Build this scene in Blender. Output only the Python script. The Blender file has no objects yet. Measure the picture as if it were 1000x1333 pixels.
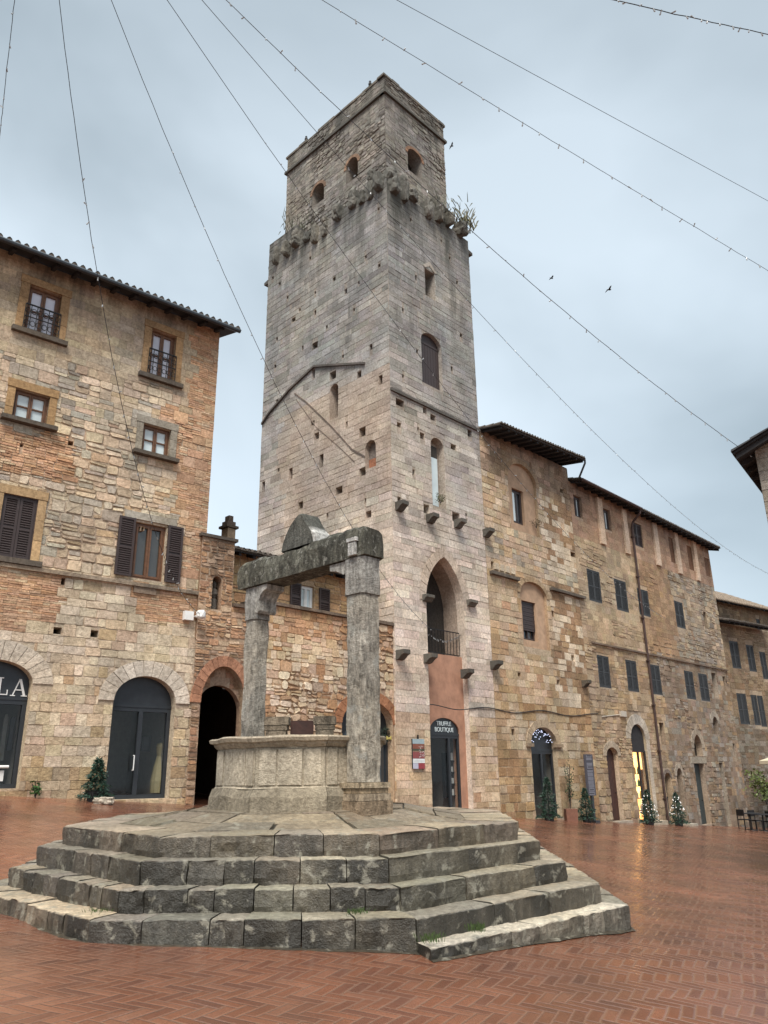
import bpy, bmesh, math, random
from mathutils import Vector, Matrix, noise
from mathutils.geometry import delaunay_2d_cdt
random.seed(7)
R = math.radians
scn = bpy.context.scene
col = scn.collection

# ------------------------------------------------------------------ camera
FPX, PIT, ROL, EYE = 1002.0, R(18.9), R(-0.776), 1.65
cF = Vector((0, math.cos(PIT), math.sin(PIT)))
u0_ = Vector((0, -math.sin(PIT), math.cos(PIT)))
r0_ = Vector((1, 0, 0))
cR = r0_ * math.cos(ROL) + u0_ * math.sin(ROL)
cU = u0_ * math.cos(ROL) - r0_ * math.sin(ROL)
CAM = Vector((0, 0, EYE))
cam = bpy.data.cameras.new('camera')
cam_ob = bpy.data.objects.new('camera', cam)
col.objects.link(cam_ob)
m = Matrix.Identity(4)
for i in range(3):
    m[i][0], m[i][1], m[i][2] = cR[i], cU[i], -cF[i]
m.translation = CAM
cam_ob.matrix_world = m
cam.sensor_fit = 'HORIZONTAL'
cam.sensor_width = 36
cam.lens = 36 * FPX / 1000
cam.clip_start = 0.1
cam.clip_end = 2000
scn.camera = cam_ob

# ------------------------------------------------------------------ world, sun, exposure
SUN_EL, SUN_AZ = R(57), R(186)           # azimuth clockwise from +Y
world = bpy.data.worlds.new('World')
scn.world = world
world.use_nodes = True
wt = world.node_tree
wn, wl = wt.nodes, wt.links
wn.clear()
wout = wn.new('ShaderNodeOutputWorld')
bg = wn.new('ShaderNodeBackground')
sky = wn.new('ShaderNodeTexSky')
sky.sky_type = 'NISHITA'
sky.sun_disc = False
sky.sun_elevation = SUN_EL
sky.sun_rotation = SUN_AZ
sky.air_density = 1.0
sky.dust_density = 2.5
tc = wn.new('ShaderNodeTexCoord')
mp = wn.new('ShaderNodeMapping')
mp.inputs['Scale'].default_value = (1.0, 1.0, 1.35)
mp.inputs['Location'].default_value = (0.35, 0.1, 0.2)
nz = wn.new('ShaderNodeTexNoise')
nz.inputs['Scale'].default_value = 1.55
nz.inputs['Detail'].default_value = 5
nz.inputs['Roughness'].default_value = 0.45
nz.inputs['Distortion'].default_value = 0.35
rp = wn.new('ShaderNodeValToRGB')
rp.color_ramp.elements[0].position = 0.34
rp.color_ramp.elements[0].color = (1.42, 1.72, 1.88, 1)
rp.color_ramp.elements[1].position = 0.64
rp.color_ramp.elements[1].color = (2.82, 3.24, 3.54, 1)
sx = wn.new('ShaderNodeSeparateXYZ')
rz = wn.new('ShaderNodeValToRGB')          # overcast: pale band low down, brightest at the zenith
rz.color_ramp.elements[0].position = 0.1
rz.color_ramp.elements[0].color = (1.14, 1.14, 1.14, 1)
rz.color_ramp.elements[1].position = 1.0
rz.color_ramp.elements[1].color = (3.4, 3.4, 3.4, 1)
for q, c in ((.5, 1.0), (.8, .84)):
    e_ = rz.color_ramp.elements.new(q)
    e_.color = (c, c, c, 1)
mu = wn.new('ShaderNodeMixRGB')
mu.blend_type = 'MULTIPLY'
mu.inputs['Fac'].default_value = 1
mx = wn.new('ShaderNodeMixRGB')
mx.inputs['Fac'].default_value = 0.9
wl.new(tc.outputs['Generated'], mp.inputs['Vector'])
wl.new(mp.outputs['Vector'], nz.inputs['Vector'])
wl.new(nz.outputs['Fac'], rp.inputs['Fac'])
wl.new(tc.outputs['Generated'], sx.inputs['Vector'])
wl.new(sx.outputs['Z'], rz.inputs['Fac'])
wl.new(rp.outputs['Color'], mu.inputs['Color1'])
wl.new(rz.outputs['Color'], mu.inputs['Color2'])
wl.new(sky.outputs['Color'], mx.inputs['Color1'])
wl.new(mu.outputs['Color'], mx.inputs['Color2'])
wl.new(mx.outputs['Color'], bg.inputs['Color'])
bg.inputs['Strength'].default_value = 0.088
wl.new(bg.outputs['Background'], wout.inputs['Surface'])
sun = bpy.data.lights.new('sun', 'SUN')
sun.energy = 1.5
sun.angle = R(24)
sun.color = (1.0, 0.95, 0.88)
sun_ob = bpy.data.objects.new('sun', sun)
col.objects.link(sun_ob)
sdir = Vector((math.sin(SUN_AZ) * math.cos(SUN_EL), math.cos(SUN_AZ) * math.cos(SUN_EL), math.sin(SUN_EL)))
sun_ob.rotation_euler = sdir.to_track_quat('Z', 'Y').to_euler()
sun_ob.location = (0, -10, 30)
scn.view_settings.view_transform = 'Standard'
scn.view_settings.look = 'None'
scn.view_settings.exposure = 1.7
scn.view_settings.gamma = 1
scn.view_settings.use_curve_mapping = False

# ------------------------------------------------------------------ helpers: camera rays, planes, meshes
def ray(x, y):
    return cR * ((x - 500) / FPX) + cU * ((666.5 - y) / FPX) + cF
def at_y(x, y, Y):
    d = ray(x, y)
    return CAM + d * (Y / d.y)
def ground_z(x, y):
    x = max(-22, min(26, x)); y = max(-25, min(46, y))
    return -.42 * math.exp(-((x + 5) ** 2 + (y - 9) ** 2) / 18) + .112 - .1156 * x + .0217 * y + .09 * math.exp(-((x - 1.8) ** 2 + (y - 8.8) ** 2) / 8)

class Plane:
    """vertical facade plane: u runs along it, z is up, d is the distance out of the wall"""
    def __init__(s, p, ang, flip=1):
        s.p = Vector((p[0], p[1], 0))
        s.D = Vector((math.sin(ang), math.cos(ang), 0))
        s.N = Vector((math.cos(ang), -math.sin(ang), 0)) * flip
        s.ang = ang
    def pt(s, u, z, d=0.0):
        return s.p + s.D * u + s.N * d + Vector((0, 0, z))
    def uv(s, x, y):
        r = ray(x, y)
        t = (s.p - CAM).dot(s.N) / r.dot(s.N)
        q = CAM + r * t - s.p
        return q.dot(s.D), CAM.z + r.z * t
    def box(s, xl, xr, yt, yb):
        """rectangle of the facade whose outline is seen at these picture coordinates"""
        ym, xm = (yt + yb) / 2, (xl + xr) / 2
        return s.uv(xl, ym)[0], s.uv(xr, ym)[0], s.uv(xm, yb)[1], s.uv(xm, yt)[1]
    def off(s, d):
        q = Plane(s.p + s.N * d, s.ang)
        q.N = s.N.copy()
        return q
    def gz(s, u):
        q = s.pt(u, 0)
        return ground_z(q.x, q.y)

class MB:
    def __init__(s):
        s.v, s.f, s.c, s.s = [], [], [], []
    def vert(s, p, c=(.5, .5, .5), st=0.0):
        s.v.append(tuple(p)); s.c.append((c[0], c[1], c[2], 1.0)); s.s.append(st)
        return len(s.v) - 1
    def poly(s, pts, c=(.5, .5, .5), st=0.0):
        s.f.append([s.vert(p, c, st) for p in pts])
    def hexa(s, p, c=(.5, .5, .5), st=0.0):
        """8 points: 4 of one end, then 4 of the other in the same order"""
        i = [s.vert(q, c, st) for q in p]
        for f in ((3, 2, 1, 0), (4, 5, 6, 7), (1, 5, 4, 0), (2, 6, 5, 1), (3, 7, 6, 2), (0, 4, 7, 3)):
            s.f.append([i[k] for k in f])
    def box(s, P, u0, u1, z0, z1, d0, d1, c=(.5, .5, .5), st=0.0):
        s.hexa([P.pt(u0, z0, d0), P.pt(u1, z0, d0), P.pt(u1, z1, d0), P.pt(u0, z1, d0),
                P.pt(u0, z0, d1), P.pt(u1, z0, d1), P.pt(u1, z1, d1), P.pt(u0, z1, d1)], c, st)
    def tube(s, pts, r, n=6, c=(.5, .5, .5), taper=None):
        rings = []
        for i, p in enumerate(pts):
            p = Vector(p)
            a = Vector(pts[max(i - 1, 0)]); b = Vector(pts[min(i + 1, len(pts) - 1)])
            t = (b - a).normalized()
            x = t.orthogonal().normalized() if i == 0 else (px - t * px.dot(t)).normalized()
            px = x
            y = t.cross(x)
            rr = r if taper is None else r * taper[i]
            rings.append([s.vert(p + x * math.cos(k * 2 * math.pi / n) * rr + y * math.sin(k * 2 * math.pi / n) * rr, c) for k in range(n)])
        for a, b in zip(rings, rings[1:]):
            for k in range(n):
                s.f.append([a[k], a[(k + 1) % n], b[(k + 1) % n], b[k]])
        s.f.append(rings[0][::-1]); s.f.append(rings[-1])
    def lathe(s, prof, o, n=14, c=(.5, .5, .5)):
        o = Vector(o)
        rings = [[s.vert(o + Vector((r * math.cos(k * 2 * math.pi / n), r * math.sin(k * 2 * math.pi / n), z)), c) for k in range(n)] for r, z in prof]
        for a, b in zip(rings, rings[1:]):
            for k in range(n):
                s.f.append([a[k], a[(k + 1) % n], b[(k + 1) % n], b[k]])
        s.f.append(rings[0][::-1]); s.f.append(rings[-1])
    def build(s, name, mat, parent=None, smooth=False):
        org = root_loc(parent)
        me = bpy.data.meshes.new(name)
        me.from_pydata([(v[0] - org[0], v[1] - org[1], v[2] - org[2]) for v in s.v], [], s.f)
        a = me.attributes.new('Col', 'FLOAT_COLOR', 'POINT')
        a.data.foreach_set('color', [x for c in s.c for x in c])
        a = me.attributes.new('Stain', 'FLOAT', 'POINT')
        a.data.foreach_set('value', s.s)
        me.materials.append(mat)
        if smooth:
            me.polygons.foreach_set('use_smooth', [True] * len(me.polygons))
        o = bpy.data.objects.new(name, me)
        col.objects.link(o)
        if parent is not None:
            o.parent = parent
        return o

def root_loc(o):
    v = Vector((0, 0, 0))
    while o is not None:
        v = v + o.location
        o = o.parent
    return v
def tag(o, label=None, cat=None, group=None, kind=None):
    if label: o['label'] = label
    if cat: o['category'] = cat
    if group: o['group'] = group
    if kind: o['kind'] = kind
    return o
def thing(name, label, cat, loc, group=None):
    o = bpy.data.objects.new(name, None)
    o.empty_display_size = 0.3
    o.location = loc
    col.objects.link(o)
    return tag(o, label, cat, group)
def copy_tree(o, parent=None):
    c = o.copy()
    col.objects.link(c)
    c.parent = parent
    for ch in [x for x in bpy.data.objects if x.parent == o]:
        copy_tree(ch, c)
    return c
def fbm(x, y, z=0.0):
    return noise.fractal(Vector((x, y, z)), 1.0, 2.0, 4)
def vary(c, lo, hi):
    k = random.uniform(lo, hi)
    return tuple(x * k for x in c)
def lerp(a, b, t):
    return tuple(a[i] + (b[i] - a[i]) * t for i in range(3))
def clamp(x, a=0.0, b=1.0):
    return max(a, min(b, x))

# ------------------------------------------------------------------ materials
def nt(name):
    mt = bpy.data.materials.new(name)
    mt.use_nodes = True
    t = mt.node_tree
    return mt, t, t.nodes, t.links, t.nodes['Principled BSDF']
def node(n, ty, **kw):
    x = n.new(ty)
    for k, v in kw.items():
        if hasattr(x, k): setattr(x, k, v)
        else: x.inputs[k.replace('_', ' ')].default_value = v
    return x
def math_(n, l, op, a, b=None, c=None):
    x = n.new('ShaderNodeMath'); x.operation = op
    for i, q in enumerate((a, b, c)):
        if q is None: continue
        if isinstance(q, (int, float)): x.inputs[i].default_value = q
        else: l.new(q, x.inputs[i])
    return x.outputs[0]
def ramp(n, l, src, p0, p1, c0=(0, 0, 0, 1), c1=(1, 1, 1, 1)):
    x = n.new('ShaderNodeValToRGB')
    x.color_ramp.elements[0].position = p0; x.color_ramp.elements[0].color = c0
    x.color_ramp.elements[1].position = p1; x.color_ramp.elements[1].color = c1
    l.new(src, x.inputs[0])
    return x.outputs[0]
def mix(n, l, fac, a, b, mode='MIX'):
    x = n.new('ShaderNodeMixRGB'); x.blend_type = mode
    for i, q in ((0, fac), (1, a), (2, b)):
        if isinstance(q, (int, float)): x.inputs[i].default_value = q
        elif isinstance(q, tuple): x.inputs[i].default_value = q
        else: l.new(q, x.inputs[i])
    return x.outputs[0]

def masonry_mat(name, stain_col=(.05, .047, .04), bump=.5, fine=1.0, rough=.88, lichen=None, contrast=0.0, lsc=6.5):
    mt, t, n, l, b = nt(name)
    tcn = n.new('ShaderNodeTexCoord')
    at = node(n, 'ShaderNodeAttribute', attribute_name='Col')
    st = node(n, 'ShaderNodeAttribute', attribute_name='Stain')
    n1 = node(n, 'ShaderNodeTexNoise', Scale=1.1, Detail=7.0, Roughness=.62)
    n2 = node(n, 'ShaderNodeTexNoise', Scale=14.0 * fine, Detail=6.0, Roughness=.7)
    n3 = node(n, 'ShaderNodeTexNoise', Scale=1.0, Detail=7.0, Roughness=.65)
    n4 = node(n, 'ShaderNodeTexNoise', Scale=45.0 * fine, Detail=4.0, Roughness=.65)
    vo = node(n, 'ShaderNodeTexVoronoi', Scale=26.0 * fine)
    mpn = n.new('ShaderNodeMapping'); mpn.inputs['Scale'].default_value = (1.9, 1.9, .33)
    for q in (n1, n2, n4, vo): l.new(tcn.outputs['Object'], q.inputs['Vector'])
    l.new(tcn.outputs['Object'], mpn.inputs['Vector']); l.new(mpn.outputs['Vector'], n3.inputs['Vector'])
    c = mix(n, l, 1.0, at.outputs['Color'], ramp(n, l, n1.outputs['Fac'], .3, .7, (.74, .73, .71, 1), (1.24, 1.25, 1.26, 1)), 'MULTIPLY')
    c = mix(n, l, 1.0, c, ramp(n, l, n2.outputs['Fac'], .34, .66, (.7, .68, .66, 1), (1.27, 1.26, 1.25, 1)), 'MULTIPLY')
    if contrast:
        n7 = node(n, 'ShaderNodeTexNoise', Scale=9.0, Detail=9.0, Roughness=.75, Distortion=.3)
        mp7 = n.new('ShaderNodeMapping'); mp7.inputs['Scale'].default_value = (1.5, 1.5, .55)
        l.new(tcn.outputs['Object'], mp7.inputs['Vector']); l.new(mp7.outputs['Vector'], n7.inputs['Vector'])
        k0, k1 = 1 - contrast, 1 + contrast
        c = mix(n, l, 1.0, c, ramp(n, l, n7.outputs['Fac'], .36, .64, (k0, k0, k0, 1), (k1, k1, k1, 1)), 'MULTIPLY')
    n6 = node(n, 'ShaderNodeTexNoise', Scale=.45, Detail=3.0, Roughness=.5)
    l.new(tcn.outputs['Object'], n6.inputs['Vector'])
    c = mix(n, l, 1.0, c, ramp(n, l, n6.outputs['Fac'], .32, .68, (.86, .88, .92, 1), (1.12, 1.07, 1.0, 1)), 'MULTIPLY')
    sf = math_(n, l, 'ADD', n3.outputs['Fac'], math_(n, l, 'MULTIPLY_ADD', st.outputs['Fac'], .62, -.42))
    c = mix(n, l, ramp(n, l, sf, .36, .68), c, (*stain_col, 1))
    pit = ramp(n, l, vo.outputs['Distance'], .02, .2)
    pm = math_(n, l, 'MULTIPLY', math_(n, l, 'SUBTRACT', 1.0, pit), ramp(n, l, n2.outputs['Fac'], .5, .6))
    c = mix(n, l, math_(n, l, 'MULTIPLY', pm, .7), c, (.05, .035, .025, 1))
    if lichen:
        n5 = node(n, 'ShaderNodeTexNoise', Scale=lsc, Detail=5.0, Roughness=.6, Distortion=.4)
        l.new(tcn.outputs['Object'], n5.inputs['Vector'])
        c = mix(n, l, math_(n, l, 'MULTIPLY', ramp(n, l, n5.outputs['Fac'], .57, .65), .75), c, (*lichen, 1))
    l.new(c, b.inputs['Base Color'])
    b.inputs['Roughness'].default_value = rough
    b.inputs['Specular IOR Level'].default_value = .25 if rough > .5 else .5
    h = math_(n, l, 'ADD', math_(n, l, 'MULTIPLY', n2.outputs['Fac'], 1.0), math_(n, l, 'MULTIPLY', n4.outputs['Fac'], .5))
    h = math_(n, l, 'SUBTRACT', h, math_(n, l, 'MULTIPLY', pm, .5))
    bp = node(n, 'ShaderNodeBump', Strength=bump, Distance=.045)
    l.new(h, bp.inputs['Height']); l.new(bp.outputs['Normal'], b.inputs['Normal'])
    return mt

def simple_mat(name, c, rough=.6, var=.25, scale=8.0, bump=.15, metal=0.0, use_attr=False):
    mt, t, n, l, b = nt(name)
    tcn = n.new('ShaderNodeTexCoord')
    n1 = node(n, 'ShaderNodeTexNoise', Scale=scale, Detail=6.0, Roughness=.65)
    l.new(tcn.outputs['Object'], n1.inputs['Vector'])
    lo, hi = 1 - var, 1 + var
    if use_attr:
        src = node(n, 'ShaderNodeAttribute', attribute_name='Col').outputs['Color']
    else:
        src = (*c, 1)
    cc = mix(n, l, 1.0, src, ramp(n, l, n1.outputs['Fac'], .3, .7, (lo, lo, lo, 1), (hi, hi, hi, 1)), 'MULTIPLY')
    l.new(cc, b.inputs['Base Color'])
    b.inputs['Roughness'].default_value = rough
    b.inputs['Metallic'].default_value = metal
    bp = node(n, 'ShaderNodeBump', Strength=bump, Distance=.02)
    l.new(n1.outputs['Fac'], bp.inputs['Height']); l.new(bp.outputs['Normal'], b.inputs['Normal'])
    return mt

def pane_mat(name, c, rough=.04):
    mt, t, n, l, b = nt(name)
    tcn = n.new('ShaderNodeTexCoord')
    n1 = node(n, 'ShaderNodeTexNoise', Scale=1.7, Detail=2.0)
    l.new(tcn.outputs['Object'], n1.inputs['Vector'])
    l.new(mix(n, l, n1.outputs['Fac'], (c[0] * .6, c[1] * .6, c[2] * .6, 1), (*c, 1)), b.inputs['Base Color'])
    b.inputs['Roughness'].default_value = rough
    b.inputs['IOR'].default_value = 1.52
    b.inputs['Specular IOR Level'].default_value = .7
    bp = node(n, 'ShaderNodeBump', Strength=.04, Distance=.05)
    l.new(n1.outputs['Fac'], bp.inputs['Height']); l.new(bp.outputs['Normal'], b.inputs['Normal'])
    return mt
def clear_glass(name, refl=.1):
    mt, t, n, l, b = nt(name)
    n.remove(b)
    tr = node(n, 'ShaderNodeBsdfTransparent'); tr.inputs['Color'].default_value = (.9, .92, .92, 1)
    gl = node(n, 'ShaderNodeBsdfGlossy', Roughness=.03)
    lw_ = node(n, 'ShaderNodeLayerWeight', Blend=.25)
    ms = n.new('ShaderNodeMixShader')
    l.new(math_(n, l, 'MULTIPLY_ADD', math_(n, l, 'POWER', lw_.outputs['Facing'], 4.0), .4, refl), ms.inputs[0])
    l.new(tr.outputs[0], ms.inputs[1]); l.new(gl.outputs[0], ms.inputs[2])
    l.new(ms.outputs[0], n['Material Output'].inputs['Surface'])
    return mt
def glow(name, c, s):
    mt, t, n, l, b = nt(name)
    tcn = n.new('ShaderNodeTexCoord')
    n1 = node(n, 'ShaderNodeTexNoise', Scale=3.0, Detail=4.0)
    l.new(tcn.outputs['Object'], n1.inputs['Vector'])
    l.new(mix(n, l, ramp(n, l, n1.outputs['Fac'], .3, .65), (c[0] * .5, c[1] * .36, c[2] * .25, 1), (*c, 1)), b.inputs['Emission Color'])
    b.inputs['Emission Strength'].default_value = s
    b.inputs['Base Color'].default_value = (*c, 1)
    return mt

M_WALL = masonry_mat('old_stone_masonry', bump=.7)
M_TOWER = masonry_mat('travertine_masonry', stain_col=(.085, .083, .072), bump=.45)
M_WELL = masonry_mat('weathered_well_stone', stain_col=(.03, .031, .024), bump=1.0, fine=1.6, contrast=.5)
M_PARA = masonry_mat('parapet_stone', stain_col=(.05, .046, .036), bump=.8, fine=1.6, contrast=.2)
M_WELLS = masonry_mat('lichened_pillar_stone', stain_col=(.03, .031, .024), bump=1.0, fine=1.6, lichen=(.36, .35, .31), contrast=.55, lsc=4.0)
M_BEAM = masonry_mat('mossy_beam_stone', stain_col=(.033, .031, .025), bump=1.0, fine=2.2, lichen=(.30, .29, .25), contrast=.8, lsc=11.0)
M_STEP = masonry_mat('step_stone', stain_col=(.027, .0235, .0165), contrast=.35, bump=.6, fine=1.4, rough=.42, lichen=(.27, .25, .195), lsc=7.0)
M_INFILL = simple_mat('tan_plaster', (.43, .285, .185), .9, .25, 3.0, .25)
M_PLASTER = simple_mat('pink_plaster', (.40, .215, .14), .9, .22, 3.0, .2)
M_OCHRE = masonry_mat('ochre_window_stone', stain_col=(.12, .09, .06), bump=.35)
M_TILE = simple_mat('roof_tiles', (.075, .06, .048), .9, .5, 5.0, .5)
M_EAVE = simple_mat('eave_timber', (.02, .019, .02), .85, .35, 6.0, .3)
M_BROWN = simple_mat('brown_painted_wood', (.038, .024, .022), .55, .25, 14, .15)
M_GREY = simple_mat('dark_grey_green_shutter', (.032, .034, .036), .6, .25, 14, .15)
M_FRAME = simple_mat('varnished_wood', (.13, .058, .026), .5, .35, 12, .15)
M_DOOR = simple_mat('dark_red_wood', (.05, .018, .012), .6, .4, 9, .25)
M_METAL = simple_mat('anthracite_metal', (.032, .037, .043), .45, .15, 6, .05, .3)
M_IRON = simple_mat('wrought_iron', (.022, .02, .02), .55, .3, 20, .1, .5)
M_COPPER = simple_mat('rusty_gutter', (.06, .034, .028), .6, .4, 5, .1, .2)
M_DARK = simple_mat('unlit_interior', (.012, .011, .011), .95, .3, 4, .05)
M_PANE = pane_mat('window_pane', (.035, .045, .055))
M_CURT = pane_mat('curtained_pane', (.74, .84, .85), .12)
M_GLASS = clear_glass('shop_glass', .02)
M_WHITE = simple_mat('white_paint', (.72, .72, .7), .55, .06, 10, .03)
M_CABLE = simple_mat('black_cable', (.02, .02, .022), .6, .1, 30, .02)
M_BULB = simple_mat('clear_bulb', (.34, .35, .35), .2, .1, 30, .02)
M_ATTR = simple_mat('painted_colours', (1, 1, 1), .6, .12, 10, .08, use_attr=True)
M_LIT = glow('lit_shop_wall', (1.0, .66, .30), 1.0)
M_FAIRY = glow('fairy_light', (.95, .98, 1.0), .8)
M_BLUELED = glow('blue_white_light', (.62, .72, 1.0), .9)
M_TERRA = simple_mat('terracotta', (.19, .085, .055), .85, .25, 9, .2)

# ------------------------------------------------------------------ masonry builder
def arch_pts(u0, u1, zs, zt, kind='round', n=14):
    """points of the arch from the left springing over the crown to the right springing"""
    w = (u1 - u0) / 2; c = (u0 + u1) / 2; h = zt - zs
    if kind == 'pointed' and h > w:
        Rr = (w * w + h * h) / (2 * w)
        a1 = math.acos((Rr - w) / Rr)
        k = n // 2
        left = [(u0 + Rr - Rr * math.cos(a1 * i / k), zs + Rr * math.sin(a1 * i / k)) for i in range(k + 1)]
        return left + [(2 * c - u, z) for u, z in left[-2::-1]]
    return [(c - w * math.cos(math.pi * i / n), zs + h * math.sin(math.pi * i / n)) for i in range(n + 1)]

class Opening:
    def __init__(s, u0, u1, z0, z1, spring=None, kind='round', ring=0.0, nring=13, ringcol=None, depth=.3, cap=False, tilt=0.0, proud=.02):
        s.u0, s.u1, s.z0, s.z1, s.spring, s.kind = u0, u1, z0, z1, spring, kind
        s.ring, s.nring, s.ringcol, s.depth, s.cap, s.proud = ring, nring, ringcol, depth, cap, proud
        if spring is None:
            s.poly = [(u0, z0), (u1, z0), (u1, z1), (u0, z1)]
            s.clip = s.poly
        else:
            a = arch_pts(u0, u1, spring, z1, kind)
            s.poly = [(u0, z0), (u1, z0)] + a[::-1]
            if ring:
                o = arch_pts(u0 - ring, u1 + ring, spring, z1 + ring, kind)
                s.clip = [(u0, z0), (u1, z0), (u1, spring)] + o[::-1] + [(u0, spring)]
            else:
                s.clip = s.poly
    def span(s, z):
        us = []
        p = s.clip
        for i in range(len(p)):
            (a, b), (c, d) = p[i], p[(i + 1) % len(p)]
            if (b - z) * (d - z) < 0:
                us.append(a + (c - a) * (z - b) / (d - b))
        return (min(us), max(us)) if len(us) > 1 else None

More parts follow.
